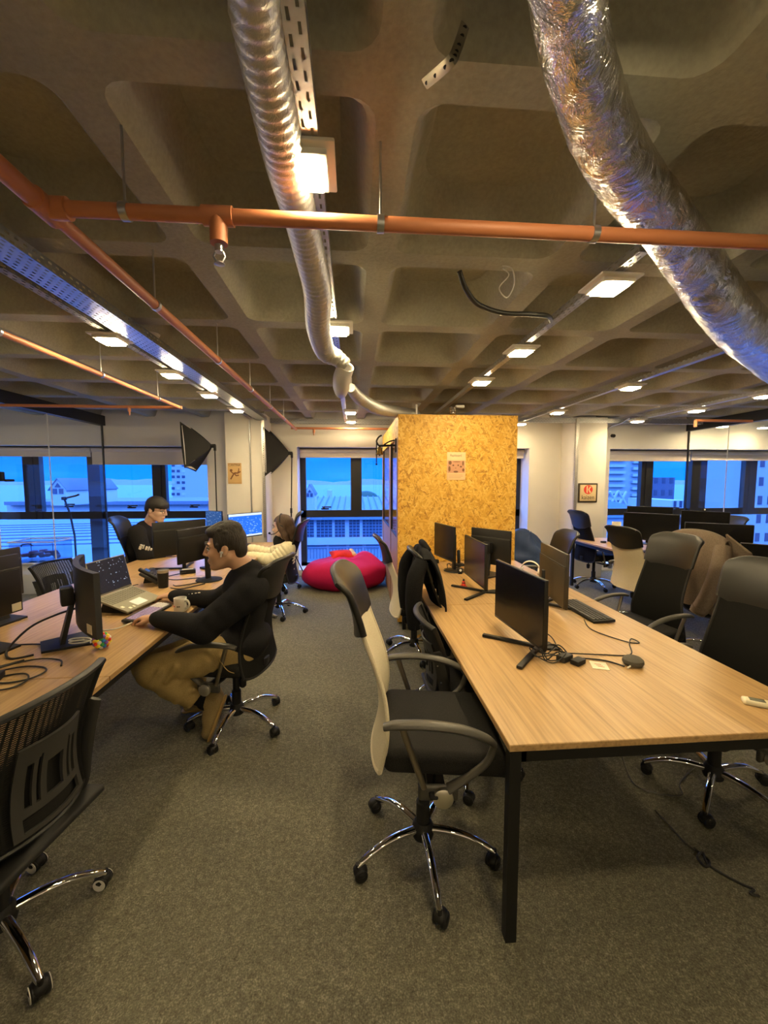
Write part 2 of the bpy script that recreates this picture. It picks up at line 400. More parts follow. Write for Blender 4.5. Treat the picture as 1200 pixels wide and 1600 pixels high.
# waffle slab: rounded coffers between crossing ribs
mb = MB(); S = .86; RB = .068
def rr(w, r, z, cx, cy, n=4): return [(x, y, z) for x, y in rpoly(w, w, r, n, cx, cy)]
i0, i1 = math.floor((XL-.13)/S), math.ceil((XR-.13)/S); j0, j1 = math.floor((YB-1.99)/S), math.ceil((YW+.3-1.99)/S)
for i in range(i0, i1):
    for j in range(j0, j1):
        cx, cy = .13+S*(i+.5), 1.99+S*(j+.5)
        if cy+S/2 > 7.4 and cy > 7.5: continue
        rings = [rr(S-2*RB+.02, .075, ZC, cx, cy), rr(S-2*RB-.02, .075, ZC+.02, cx, cy), rr(S-2*RB-.12, .12, ZC+.20, cx, cy), rr(S-2*RB-.20, .12, ZC+.24, cx, cy)]
        n = len(rings[0]); vs = [p for r in rings for p in r]; fs = []
        for q in range(3):
            for k in range(n): fs.append((q*n+k, q*n+(k+1) % n, (q+1)*n+(k+1) % n, (q+1)*n+k))
        fs.append(tuple(3*n+k for k in range(n)))
        # soffit of the ribs around the coffer
        b = len(vs); h = S/2; sq = [(cx+h, cy+h, ZC), (cx-h, cy+h, ZC), (cx-h, cy-h, ZC), (cx+h, cy-h, ZC)]; vs += sq; m5 = n//4
        for q in range(4):
            for k in range(m5-1): fs.append((b+q, q*m5+k+1, q*m5+k))
            fs.append((b+q, b+(q+1) % 4, ((q+1)*m5) % n, q*m5+m5-1))
        mb.add(vs, fs)
mb.box((XL, YB, ZC+.245), (XR, YW+.45, ZC+.36))
struct(mb, 'ceiling', M['concrete'], 30)
# back wall with three tall openings
ZT, ZB = 2.22, .10
CL0, CL1, CRt = -2.44, -.95, 3.12
mb = MB(); mb.box((XL, YW, ZT), (XR, YW+.42, ZC+.3)); mb.box((XL, YW, 0), (XR, YW+.42, ZB))
mb.box((CL0, YW, ZB), (CL1, YW+.42, ZT)); mb.box((CRt, YW, ZB), (4.62, YW+.42, ZT))
mb.box((XL-.1, YW, ZB), (XL+.3, YW+.42, ZT)); mb.box((XR-.3, YW, ZB), (XR, YW+.42, ZT))
struct(mb, 'wall_back', M['wall_paint'])
struct(MB().box((XL-.1, YB, 0), (XL, YW+.42, ZC+.4)), 'wall_left', M['wall_paint'])
struct(MB().box((XR, YB, 0), (XR+.1, YW+.42, ZC+.4)), 'wall_right', M['wall_paint'])
struct(MB().box((XL, YB-.1, 0), (XR, YB, ZC+.4)), 'wall_front', M['wall_paint'])
tag(struct(MB().rbox((-1.68, 6.75, 1.35), (.61, .5, 2.70), .012), 'wall_pillar_left', M['wall_paint']))
tag(struct(MB().rbox((3.965, 6.75, 1.35), (.53, .5, 2.70), .012), 'wall_pillar_right', M['wall_paint']))
# windows: black frames in the openings, panes as children
def window(name, x0, x1, mulls, blind_z, posts=()):
    fr = MB(); zt, zm0, zm1 = 2.20, .985, 1.115
    fr.box((x0, YG-.04, zm0), (x1, YG+.04, zm1)); fr.box((x0, YG-.04, ZB), (x1, YG+.04, ZB+.06)); fr.box((x0, YG-.04, zt-.06), (x1, YG+.04, zt+.05))
    fr.box((x0, YG-.04, ZB), (x0+.10, YG+.04, zt)); fr.box((x1-.10, YG-.04, ZB), (x1, YG+.04, zt))
    for a, b in mulls:
        fr.box((a, YG-.05, zm0), (b, YG+.05, zt)); w = (b-a)*.34; fr.box((a+w, YG-.065, zm0), (b-w, YG-.05, zt))
    for a, b in posts: fr.box((a, YG-.10, 0.1), (b, YG+.06, zt))
    w = struct(fr, name, M['window_frame'])
    struct(MB().box((x0+.05, YG-.004, ZB+.05), (x1-.05, YG+.004, zt-.03)), 'pane', M['window_glass'], parent=w).location = -w.location
    return w
xs = lambda px, Y=YG: atY(px, 750, Y).x
window('window_1', XL+.3, CL0+.0, [(xs(40), xs(66)), (xs(240), xs(261))], 2.0, [(xs(143), xs(162))])
window('window_2', CL1, CRt, [(xs(548), xs(565)), (xs(700), xs(716))], 2.1)
window('window_3', 4.62, XR-.3, [(xs(999), xs(1017)), (xs(1160), xs(1178))], 2.05, [(xs(1074), xs(1097))])
# roller blinds rolled up
def blind(x0, x1, zb, label):
    b = MB(); b.cyl((x0, YW+.22, ZT-.05), (x1, YW+.22, ZT-.05), .045, n=18); b.box((x0, YW+.195, zb), (x1, YW+.2, ZT-.05)); 
    r = thing('roller_blind', label, 'blind', (0, 0, 0), 0, 'roller blinds'); g = b.build('fabric', M['blind'], r)
    MB().rbox(((x0+x1)/2, YW+.1975, zb), (x1-x0, .02, .025), .006).build('bottom_bar', M['blind'], r)
    MB().box((x0, YW+.15, ZT-.012), (x1, YW+.29, ZT-.002)).build('bracket_rail', M['window_frame'], r)
blind(xs(146, 7.2), CL0-.02, 1.93, 'beige blind pulled lower than the others, left of the pillar with the brown poster')
blind(XL+.35, xs(144, 7.2), 2.06, 'beige roller blind over the window inside the glass-walled room on the left')
blind(CL1+.02, CRt-.02, 2.06, 'beige roller blind above the middle window behind the red bean bag')
blind(4.64, xs(1076, 7.2), 2.02, 'beige roller blind beside the pillar with the red disc sign')
blind(xs(1078, 7.2), XR-.35, 2.04, 'beige roller blind inside the glass-walled room on the right')
# window handles
def handle(px, py, label):
    p = atY(px, py, YG-.07); h = thing('window_handle', label, 'handle', p, 0, 'window handles')
    MB().rbox((0,0,0), (.14,.03,.03), .008).build('base_plate', M['black_plastic'], h); MB().rbox((.03,-.03,.035), (.17,.02,.025), .008).rbox((-.02,-.015,.02),(.03,.05,.04),.008).build('lever', M['black_plastic'], h)
handle(508, 795, 'black window handle on the sill rail above the red bean bag')
handle(206, 793, 'black window handle behind the person with glasses')
handle(303, 792, 'black window handle left of the pillar with the brown poster')
handle(108, 791, 'black window handle seen through the glass wall on the left')
handle(1050, 796, 'black window handle behind the monitors of the far right desk')
# glass-walled rooms on both sides
def partition(X, name, joints, sgn):
    bm_ = MB().box((X-.05, YB, 2.545), (X+.05, YW, ZC)); bm_.box((X-.009, YW-.03, 0), (X+.009, YW, 2.56)); bm_.box((X-.02, YB, 0), (X+.02, YW, .03))
    p = struct(bm_, name, M['window_frame']); js = [YB]+joints+[YW-.03]
    for a, b in zip(js[:-1], js[1:]):
        g = struct(MB().box((X-.005, a+.004, .03), (X+.005, b-.004, 2.55)), 'glass_pane', M['glass'], parent=p); g.location = -p.location
    for y in joints:
        g = struct(MB().box((X-.006, y-.0035, .03), (X+.006, y+.0035, 2.55)), 'glass_joint', M['white_plastic'], parent=p); g.location = -p.location
    return p
pl = partition(-4.08, 'wall_glass_left', [-1.5, .6, 2.7, 4.0, 4.95, 5.8], 1)
pr = partition(6.10, 'wall_glass_right', [-1.2, .9, 3.0, 4.4, 5.3, 6.2], -1)
hd = MB().rbox((-4.05, 4.99, 1.70), (.05,.05,.11), .008).rbox((-4.02, 5.06, 1.655), (.03,.12,.03), .008).build('door_lock', M['black_plastic'], pl); hd.location = -pl.location

# ------------------------------------------------------------------ outside: sea, shore and town
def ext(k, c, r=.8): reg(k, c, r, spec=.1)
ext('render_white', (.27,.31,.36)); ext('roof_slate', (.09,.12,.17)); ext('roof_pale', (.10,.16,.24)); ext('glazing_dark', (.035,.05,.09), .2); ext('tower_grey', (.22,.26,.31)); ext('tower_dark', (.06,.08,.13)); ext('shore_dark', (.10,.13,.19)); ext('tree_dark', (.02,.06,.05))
m = reg('sea_water', (.02,.11,.24), .55, spec=.15); t = NT(m); t.bump(t.noise(t.coord((.02,.2,1)), 3, 4), .4, .5)
struct(MB().box((-2500, 130, -24.5), (2500, 2400, -24)), 'sea', M['sea_water'])
struct(MB().box((-300, 10, -22.3), (400, 135, -22)), 'ground', M['roof_slate'])
mb = MB(); random.seed(5); pts = []
for i in range(121):
    x = -2200+i*4400/120; pts.append((x, 8+7*math.sin(i*.31)+5*math.sin(i*.83+1)+random.random()*4))
for (xa, za), (xb, zb) in zip(pts[:-1], pts[1:]):
    mb.add([(xa,2150,-24),(xb,2150,-24),(xb,2250,zb-8),(xa,2250,za-8),(xa,2390,-24),(xb,2390,-24)], [(0,1,2,3),(3,2,5,4)])
struct(mb, 'shore_hills', M['shore_dark'], 0)
def px_box(b, x0, x1, y0, y1, Y, d, mi=0):
    a = atY(x0, y0, Y); c = atY(x1, y1, Y); b.box((a.x, Y, c.z), (c.x, Y+d, a.z), mi); return a, c
def gable_house(x0, x1, ye, yb, yr, Y, d, label, name='building'):
    h = thing(name, label, 'building'); w = MB(); a = atY(x0, ye, Y); c = atY(x1, yb, Y); mz = atY((x0+x1)/2, yr, Y).z; mx = (a.x+c.x)/2
    w.prism([(a.x, c.z), (c.x, c.z), (c.x, a.z), (mx, mz), (a.x, a.z)], d, (0, Y+d, 0), (1,0,0), (0,0,1)); w.build('wall', M['render_white'], h)
    r = MB(); k = (c.x-a.x)*.09
    for s in (-1, 1):
        e = a.x-k if s < 0 else c.x+k; ez = a.z-k*(mz-a.z)/((c.x-a.x)/2)
        r.add([(e, Y-k, ez), (mx, Y-k, mz), (mx, Y+d, mz), (e, Y+d, ez), (e, Y-k, ez+k*.6), (mx, Y-k, mz+k*.6), (mx, Y+d, mz+k*.6), (e, Y+d, ez+k*.6)], [(0,1,2,3),(7,6,5,4),(0,4,5,1),(3,2,6,7),(0,3,7,4)])
    r.build('roof', M['roof_slate'], h)
    wd_ = (c.x-a.x)
    for i in (-1, 1):
        g = MB(); cx = mx+i*wd_*.19; g.box((cx-wd_*.13, Y-.06, a.z-(a.z-c.z)*.02-wd_*.30), (cx+wd_*.13, Y+.02, a.z+wd_*.02)); g.build('window', M['glazing_dark'], h)
    g = MB().prism([(mx-wd_*.2, a.z+wd_*.10), (mx+wd_*.2, a.z+wd_*.10), (mx, a.z+wd_*.40)], .08, (0, Y+.02, 0), (1,0,0), (0,0,1)).build('gable_window', M['glazing_dark'], h)
    return h
# long pale building with five tall windows below the middle window
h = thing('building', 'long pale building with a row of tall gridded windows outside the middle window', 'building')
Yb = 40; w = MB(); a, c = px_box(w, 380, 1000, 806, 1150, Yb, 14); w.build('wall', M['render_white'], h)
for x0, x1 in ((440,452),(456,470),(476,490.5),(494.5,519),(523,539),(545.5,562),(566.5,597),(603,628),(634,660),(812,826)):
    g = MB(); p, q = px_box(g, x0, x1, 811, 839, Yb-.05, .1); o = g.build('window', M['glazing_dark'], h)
    gb = MB(); n = max(2, int((q.x-p.x)/.32))
    for i in range(1, n): X_ = p.x+(q.x-p.x)*i/n; gb.box((X_-.03, Yb-.12, q.z), (X_+.03, Yb-.04, p.z))
    for i in range(1, 6): Z_ = q.z+(p.z-q.z)*i/6; gb.box((p.x, Yb-.12, Z_-.03), (q.x, Yb-.04, Z_+.03))
    gb.build('glazing_bars', M['roof_pale'], o)
lg = MB(); px_box(lg, 380, 1000, 842, 845.5, Yb-.5, .6); px_box(lg, 380, 1000, 806, 809, Yb-.4, .5); lg.build('ledge', M['render_white'], h)
for x0, x1 in ((477,510),(514,541),(546,566),(572,592)):
    MB().box((atY(x0,850,Yb).x, Yb-.04, atY(x0,858,Yb).z), (atY(x1,850,Yb).x, Yb+.02, atY(x0,851,Yb).z)).build('recessed_panel', M['roof_pale'], h)
rl = MB()
for i in range(40):
    X_ = atY(440+i*5, 870, Yb-1).x; rl.box((X_-.05, Yb-1.05, atY(0,880,Yb-1).z), (X_+.05, Yb-.95, atY(0,862,Yb-1).z))
rl.box((atY(438,870,Yb-1).x, Yb-1.1, atY(0,862.5,Yb-1).z), (atY(640,870,Yb-1).x, Yb-.9, atY(0,861,Yb-1).z)); rl.build('railing', M['roof_slate'], h)
zE = atY(600, 806, Yb).z; rf = MB(); xa, xb = a.x-.5, c.x+.5
zr = atY(600, 776, 54).z
rf.add([(xa, Yb-.6, zE), (xb, Yb-.6, zE), (xb, 54, zr), (xa, 54, zr), (xa, Yb-.6, zE-.3), (xb, Yb-.6, zE-.3), (xb, 54, zr-.4), (xa, 54, zr-.4), (xa, 68, zE), (xb, 68, zE)], [(0,1,2,3),(0,4,5,1),(3,2,9,8)])
for i in range(60):
    X_ = xa+(xb-xa)*i/59; rf.add([(X_-.06, Yb-.6, zE+.02), (X_+.06, Yb-.6, zE+.02), (X_+.06, 54, zr+.02), (X_-.06, 54, zr+.02), (X_, Yb-.6, zE+.22), (X_, 54, zr+.22)], [(0,4,5,3),(4,1,2,5),(0,1,4)])
rf.build('seamed_roof', M['roof_pale'], h, 0)
gable_house(476, 492, 771, 800, 757, 37, 2.2, 'small white gabled dormer tower outside the middle window', 'dormer_house')
gable_house(78, 105, 764, 790, 748, 39, 8, 'white gabled dormer seen through the glass room on the left', 'dormer_house')
b = MB(); px_box(b, 511, 518, 766, 777, 60, 2).__class__; tag(b.build('chimney', M['render_white']), 'pale chimney stack on the roof ridge outside the middle window', 'chimney')
# broad flat roofs to the left
h = thing('building', 'broad pale roof with slanting seams below the left windows', 'building')
b = MB(); b.box((-62, 13, -22), (-11.5, 38, -2.1)); b.build('wall', M['render_white'], h)
b = MB(); b.box((-62.4, 12.6, -2.1), (-11.1, 38.4, -1.9)); b.build('roof', M['roof_pale'], h)
b = MB()
for i in range(8): b.cbox((-36, 20+i*1.7, -1.87), (48, .12, .08), RZ(.16))
b.build('seams', M['roof_slate'], h)
h = thing('building', 'pale low building on the shore seen left of the black haired person', 'building')
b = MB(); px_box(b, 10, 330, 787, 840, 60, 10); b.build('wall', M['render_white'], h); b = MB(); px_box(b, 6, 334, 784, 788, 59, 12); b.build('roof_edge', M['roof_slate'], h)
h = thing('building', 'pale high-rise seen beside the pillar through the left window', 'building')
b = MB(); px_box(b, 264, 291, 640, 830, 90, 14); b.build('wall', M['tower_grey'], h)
for i in range(9):
    for j in range(3):
        g = MB(); px_box(g, 268+j*8, 273+j*8, 716+i*9, 720+i*9, 89.95, .1); g.build('window', M['render_white' if (i*3+j) % 4 == 0 else 'glazing_dark'], h)
tag(MB().sphere(atY(572, 786, 72), (2.6,2.4,2.2), 14, 9).sphere(atY(568,790,71.6),(2.4,2.0,1.6)).sphere(atY(577,791,71.8),(2.5,2.0,1.6)).sphere(atY(571,779,72),(1.3,1.3,1.3)).build('tree', M['tree_dark']), 'dark round tree above the roof outside the middle window', 'tree')
# towers to the right
def tower(x0, x1, y0, Y, mname, label, bands=None, cols=None):
    h = thing('tower_block', label, 'building'); b = MB(); a, c = px_box(b, x0, x1, y0, 900, Y, 12); b.build('wall', M[mname], h)
    if bands:
        for i in range(bands):
            z = a.z-1.2-i*1.45; g = MB(); g.box((a.x-.2, Y-.7, z), (a.x+(c.x-a.x)*.42, Y+.1, z+.60)); g.build('balcony', M['render_white'], h)
            g = MB(); g.box((a.x+(c.x-a.x)*.62, Y-.7, z-.6), (c.x+.2, Y+.1, z+.0)); g.build('balcony', M['render_white'], h)
    if cols:
        nx, nz = cols
        for i in range(nx):
            for j in range(nz):
                x_ = a.x+(c.x-a.x)*(i+.3)/nx; z = a.z-1.5-j*3; g = MB(); g.box((x_, Y-.06, z), (x_+(c.x-a.x)*.45/nx, Y+.02, z+1.4)); g.build('window', M['glazing_dark'], h)
    return h
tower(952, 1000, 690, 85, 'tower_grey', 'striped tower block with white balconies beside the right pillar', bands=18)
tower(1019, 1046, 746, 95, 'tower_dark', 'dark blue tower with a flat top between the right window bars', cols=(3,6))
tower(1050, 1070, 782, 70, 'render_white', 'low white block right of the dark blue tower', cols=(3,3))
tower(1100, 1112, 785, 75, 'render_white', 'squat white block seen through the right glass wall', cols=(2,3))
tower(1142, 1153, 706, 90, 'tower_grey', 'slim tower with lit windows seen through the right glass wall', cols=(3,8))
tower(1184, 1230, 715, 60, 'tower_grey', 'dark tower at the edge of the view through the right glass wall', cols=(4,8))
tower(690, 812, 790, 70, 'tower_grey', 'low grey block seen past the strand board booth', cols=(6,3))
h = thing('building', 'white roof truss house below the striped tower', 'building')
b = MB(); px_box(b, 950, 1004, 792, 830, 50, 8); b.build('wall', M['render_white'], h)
b = MB()
for x0, y0, x1, y1 in ((953,790,966,767),(966,767,979,790),(953,768,966,790),(979,768,966,790)): b.cyl(atY(x0,y0,50), atY(x1,y1,50), .16, n=8)
b.build('lattice', M['render_white'], h)

# ------------------------------------------------------------------ tables
def desk(x0, x1, y0, y1, label, legs, z=.75, name='work_table', seams=()):
    d = thing(name, label, 'table', ((x0+x1)/2, (y0+y1)/2, 0)); O = Vector(d.location)
    L = lambda p: (p[0]-O.x, p[1]-O.y, p[2])
    ys = [y0]+list(seams)+[y1]
    for a, b in zip(ys[:-1], ys[1:]):
        MB().rbox(L(((x0+x1)/2, (a+b)/2, z-.013)), (x1-x0, b-a-.003, .026), .003, 1).build('tabletop', M['oak_top'], d)
    f = MB()
    for a in (x0+.03, x1-.07): f.box(L((a, y0+.02, z-.076)), L((a+.04, y1-.02, z-.027)))
    n = max(2, int((y1-y0)/1.4)+1)
    for i in range(n):
        y = y0+.02+(y1-y0-.08)*i/(n-1); f.box(L((x0+.03, y, z-.0755)), L((x1-.03, y+.04, z-.0275)))
    f.build('frame', M['black_metal'], d)
    for x, y in legs: MB().box(L((x-.02, y-.02, 0)), L((x+.02, y+.02, z-.03))).build('leg', M['black_metal'], d)
    return d
desk(.53, 1.825, 1.28, 4.40, 'long oak-topped table with black legs running up to the strand board booth', [(.555,1.305),(1.80,1.305),(.555,2.84),(1.80,2.84),(.555,4.36),(1.80,4.36)], seams=[2.84])
desk(-2.47, -1.135, .30, 5.98, 'long oak-topped table on the left where three people sit working', [(-2.44,.33),(-1.16,.33),(-2.44,1.9),(-2.44,3.9),(-1.16,3.9),(-2.44,5.95),(-1.16,5.95)], seams=[1.9, 3.9])
desk(3.40, 4.75, 2.2, 6.05, 'oak-topped table at the far right covered with dark monitors', [(3.43,2.23),(4.72,2.23),(3.43,6.02),(4.72,6.02)], seams=[4.1])

# ------------------------------------------------------------------ ceiling services
def lamp(x, y, label, z=2.56):
    l = thing('ceiling_light', label, 'light', (x, y, z), 0, 'square warm ceiling lights')
    MB().rbox((0,0,.028), (.20,.20,.012), .004).build('mounting_plate', M['lamp_rim'], l)
    MB().rbox((0,0,.014), (.155,.155,.02), .005).build('housing', M['lamp_rim'], l)
    MB().box((-.060,-.060,-.006), (.060,.060,.006)).build('diffuser', M['lamp_panel'], l, 0)
    return l
for x, y, s in (
    (-.146,1.285,'large square light with white plate nearest the camera, beside the ribbed silver duct'),
    (-.096,2.549,'square light below the bend of the ribbed silver duct'),
    (-.03,5.567,'square light in front of the back wall above the middle window, upper of the pair'),
    (-.03,6.43,'square light in front of the back wall above the middle window, lower of the pair'),
    (1.217,1.903,'largest square light over the right table, beside the foil duct'),
    (1.2,2.881,'middle one of the three square lights leading to the booth top'),
    (1.2,3.777,'square light closest to the booth top, last of its row of three'),
    (-1.575,2.847,'square light under the punched blue tray, nearest the glass room on the left'),
    (-1.569,3.727,'second square light under the punched blue tray'),
    (-1.547,4.575,'third square light under the punched blue tray'),
    (-1.523,5.525,'last square light under the punched blue tray, at the left pillar'),
    (2.73,2.56,'square light cut by the picture edge beside the end of the foil duct'),
    (2.739,3.876,'brightest square light between the foil duct and the right pillar'),
    (2.76,5.353,'square light just in front of the wall between booth and right pillar'),
    (2.728,6.48,'small square light right beside the top corner of the booth'),
    (4.477,4.152,'square light on the picture edge above the glass room on the right'),
    (4.507,5.067,'square light above the far right table near the right glass wall'),
    (4.40,6.03,'square light over the window beside the right pillar'),
    (6.26,6.5,'square light inside the right glass room, its nearer one to the pillar'),
    (7.15,6.6,'square light inside the right glass room, close to the picture edge')): lamp(x, y, s)
_a = atZ(1098, -95, 2.56); lamp(_a.x, _a.y, 'square light just above the top edge, only its glow on the ceiling seen')
for x in (-1.56, -.1, 1.2, 2.73, 4.45):
    for y in (-2.2,): lamp(x, y, 'square light behind the camera')
lamp(-3.2, 3.0, 'added fill light left of the left table, outside the picture'); lamp(-5.3, 5.2, 'added fill light inside the left glass room, outside the picture')  # two unseen lamps added to brighten the left wall and glass room
for y in (1.5, 4.3): lamp(-6.2, y, 'added fill light inside the left glass room, outside the picture'); lamp(8.4, y, 'square light deep in the right glass room, outside the picture')
# cable trays
def channel(name, label, x, y0, y1, w, h, z, m, flange=.0):
    b = MB(); t = .002
    b.box((x-w/2, y0, z), (x+w/2, y1, z+t)); b.box((x-w/2, y0, z+t), (x-w/2+t, y1, z+h)); b.box((x+w/2-t, y0, z+t), (x+w/2, y1, z+h))
    return tag(b.build(name, m, None, 0), label, 'cable tray')
channel('cable_tray', 'narrow punched steel channel carrying the lights beside the ribbed duct', -.115, -2.5, 6.6, .05, .045, 2.595, M['tray_steel_long'])
channel('cable_tray', 'wide punched tray along the left, blue from the windows', -1.41, -2.5, 6.5, .15, .05, 2.585, M['tray_steel_wide'])
channel('cable_tray', 'slim steel channel beside the wide punched tray on the left', -1.57, 2.0, 6.4, .045, .03, 2.60, M['tray_steel_dull'])
channel('cable_tray', 'punched steel channel over the right table pointing to the booth top', 1.205, 1.66, 6.6, .045, .04, 2.60, M['tray_steel_long'])
channel('cable_tray', 'steel channel passing the booth top corner on its right', 2.735, 2.5, 6.5, .05, .04, 2.60, M['tray_steel_long'])
channel('cable_tray', 'steel channel ending over the window beside the right pillar', 4.47, -2.5, 6.25, .05, .04, 2.60, M['tray_steel_long'])
b = MB().box((-1.37,6.90,2.60),(.62,6.905,2.68)).box((-1.37,6.905,2.60),(.62,6.98,2.603)); tag(b.build('cable_tray', M['tray_steel_cross'], None, 0), 'punched tray along the top of the wall above the middle window', 'cable tray')
b = MB().box((2.0,6.90,2.60),(5.9,6.905,2.68)).box((2.0,6.905,2.60),(5.9,6.98,2.603)); b = tag(b.build('cable_tray', M['tray_steel_cross'], None, 0), 'punched tray along the top of the wall right of the booth', 'cable tray')
b.location.y -= .42
b = MB().box((-1.42,6.455,.75),(-1.372,6.458,2.66)).box((-1.42,6.458,.75),(-1.418,6.498,2.66)).box((-1.374,6.458,.75),(-1.372,6.498,2.66)); tag(b.build('cable_tray', M['tray_steel_up'], None, 0), 'upright punched channel on the corner of the left pillar', 'cable tray')
b = MB().box((3.66,6.455,.75),(3.712,6.458,2.66)).box((3.66,6.458,.75),(3.662,6.498,2.66)).box((3.71,6.458,.75),(3.712,6.498,2.66)); tag(b.build('cable_tray', M['tray_steel_up'], None, 0), 'upright punched channel left of the red disc sign', 'cable tray')
tag(MB().cyl((-1.60,6.48,.6),(-1.60,6.48,2.7),.011).build('conduit', M['steel_grey']), 'thin upright conduit on the left pillar beside the brown poster', 'conduit')
tag(MB().tube(catmull([(4.255,6.6,.75),(4.255,6.6,2.35),(4.27,6.58,2.52),(4.42,6.45,2.60),(4.47,6.3,2.66)],5),.012).build('conduit', M['steel_grey']), 'grey conduit running up the right edge of the right pillar', 'conduit')
# orange sprinkler pipes
def pipe(name, label): return thing(name, label, 'pipe', (0,0,0))
PZ = 2.46
P = pipe('sprinkler_pipe', 'orange sprinkler pipe left of the middle with a cross pipe spanning the room')
tj = atZ(97, 326, PZ); tj.x = -.90
MB().tube([(-.90,-2.4,PZ),(-.90,tj.y,PZ)], .027, 16).build('main_pipe', M['pipe_orange'], P)
MB().tube([(-.90,tj.y,PZ),(-.90,6.55,PZ)], .0215, 16).build('branch_pipe', M['pipe_orange'], P)
MB().tube([(-.90,tj.y,PZ),(5.5,tj.y,PZ)], .022, 16).build('cross_pipe', M['pipe_orange'], P)
MB().cyl((-.90,tj.y-.05,PZ),(-.90,tj.y+.045,PZ),.033).cyl((-.90,tj.y,PZ),(-.835,tj.y,PZ),.031).build('tee_fitting', M['pipe_orange'], P)
sx = atZ(341, 338, PZ).x
MB().cyl((sx-.045,tj.y,PZ),(sx+.045,tj.y,PZ),.028).cyl((sx,tj.y,PZ),(sx,tj.y,PZ-.08),.026).build('tee_fitting', M['pipe_orange'], P)
hd_ = MB().cyl((sx,tj.y,PZ-.085),(sx,tj.y,PZ-.105),.013).lathe([(.002,PZ-.142),(.016,PZ-.140),(.016,PZ-.137),(.002,PZ-.134)],14,(sx,tj.y,0))
for s in (-1,1): hd_.tube([(sx+s*.010,tj.y,PZ-.10),(sx+s*.017,tj.y,PZ-.118),(sx+s*.006,tj.y,PZ-.137)],.003,6)
hd_.build('sprinkler_head', M['steel_grey'], P)
for px in (208, 595, 948):
    hx = atZ(px, 345, PZ).x
    MB().lathe([(.026,-.011),(.026,.011)],16,(hx,tj.y,PZ),Matrix.Rotation(PI/2,3,'Y')).cyl((hx,tj.y,PZ+.022),(hx,tj.y,2.72),.004).build('hanger', M['steel_grey'], P)
for y in (.6, 1.99, 2.85, 3.71, 4.57, 5.43):
    MB().lathe([(.026,-.011),(.026,.011)],14,(-.90,y,PZ),Matrix.Rotation(PI/2,3,'X')).cyl((-.90,y,PZ+.022),(-.90,y,2.70),.004).build('hanger', M['steel_grey'], P)
P = pipe('sprinkler_pipe', 'thinner orange pipe at the far left leading towards the dark beam of the glass room')
cy = atZ(292, 637, PZ).y
MB().tube([(-1.91,-2.4,PZ),(-1.91,cy,PZ)], .017, 14).build('main_pipe', M['pipe_orange'], P)
MB().tube([(-1.89,cy,PZ),(-3.9,cy,PZ)], .017, 14).build('cross_pipe', M['pipe_orange'], P)
MB().cyl((-2.45,cy,PZ),(-2.45,cy,PZ-.05),.017).cyl((-2.45,cy,PZ-.05),(-2.45,cy,PZ-.09),.008).build('sprinkler_head', M['pipe_orange'], P)
for y in (2.4,3.3,4.2): MB().lathe([(.023,-.01),(.023,.01)],14,(-1.91,y,PZ),Matrix.Rotation(PI/2,3,'X')).cyl((-1.91,y,PZ+.02),(-1.91,y,2.72),.004).build('hanger', M['steel_grey'], P)
P = pipe('sprinkler_pipe', 'orange pipe crossing high before the back wall towards the booth')
MB().tube([(-.98,6.57,PZ+.02),(1.4,6.57,PZ+.02)], .019, 12).build('main_pipe', M['pipe_orange'], P)
MB().cyl((-.62,6.57,PZ+.02),(-.62,6.57,PZ-.05),.019).cyl((-.62,6.57,PZ-.05),(-.62,6.57,PZ-.09),.008).build('sprinkler_head', M['pipe_orange'], P)
P = pipe('sprinkler_pipe', 'short orange pipe stub above the glass room on the right')
a = atZ(1087, 657, PZ+.03)
MB().tube([(a.x,a.y,PZ+.03),(a.x+.85,a.y,PZ+.03)], .019, 12).build('main_pipe', M['pipe_orange'], P); MB().cyl((a.x,a.y,PZ+.03),(a.x,a.y,PZ-.06),.021).build('drop', M['pipe_orange'], P)
# ducts: centre line in pixels, height, apparent radius in pixels
def duct_path(rows):
    pts = []; rad = []
    for px, py, z, rp in rows:
        p = atZ(px, py, z); w = (p-_C).dot(_fw); pts.append(p); rad.append(rp*w/FPX)
    return pts, rad
def corrugated(b, pts, rad, pitch, depth, n=20):
    P_ = catmull(pts, 24); R_ = lerplist(rad, len(P_)); L = [0]
    for a, c in zip(P_[:-1], P_[1:]): L.append(L[-1]+(c-a).length)
    N = int(L[-1]/(pitch/4)); q = []; r = []; j = 0
    for i in range(N+1):
        s = L[-1]*i/N
        while j < len(L)-2 and L[j+1] < s: j += 1
        t = (s-L[j])/max(1e-9, L[j+1]-L[j]); q.append(P_[j].lerp(P_[j+1], t)); rr_ = R_[j]+(R_[j+1]-R_[j])*t
        r.append(rr_*(1-depth*(0.5+.5*math.cos(2*PI*s/pitch))))
    return b.tube(q, r, n)
pts, rad = duct_path([(392,-160,2.595,44),(396,0,2.595,42),(424,150,2.595,37),(449,260,2.595,34),(470,340,2.595,27),(484,400,2.58,24.5),(496,455,2.54,22.5),(497,510,2.49,19),(508,548,2.45,16),(527,560,2.42,13),(541,572,2.38,11)])
d = thing('ribbed_duct', 'ribbed silver duct hanging along the ceiling left of the middle', 'duct', pts[5])
O = Vector(d.location)
corrugated(MB(), [p-O for p in pts], rad, .030, .07).build('hose', M['flex_metal'], d)
p0, p1, p2 = atZ(541,572,2.38)-O, atZ(534,592,2.32)-O, atZ(533,614,2.27)-O
MB().tube(catmull([p0, p1, p2], 8), [.052,.055,.058,.056,.040], 16).build('end_sock', M['white_plastic'], d)
pts, rad = duct_path([(548,606,2.36,8),(562,622,2.34,10),(590,638,2.34,10),(622,644,2.47,9),(650,648,2.50,9)])
d = thing('ribbed_duct', 'short ribbed duct drooping from the ceiling onto the booth roof', 'duct', pts[2]); O = Vector(d.location)
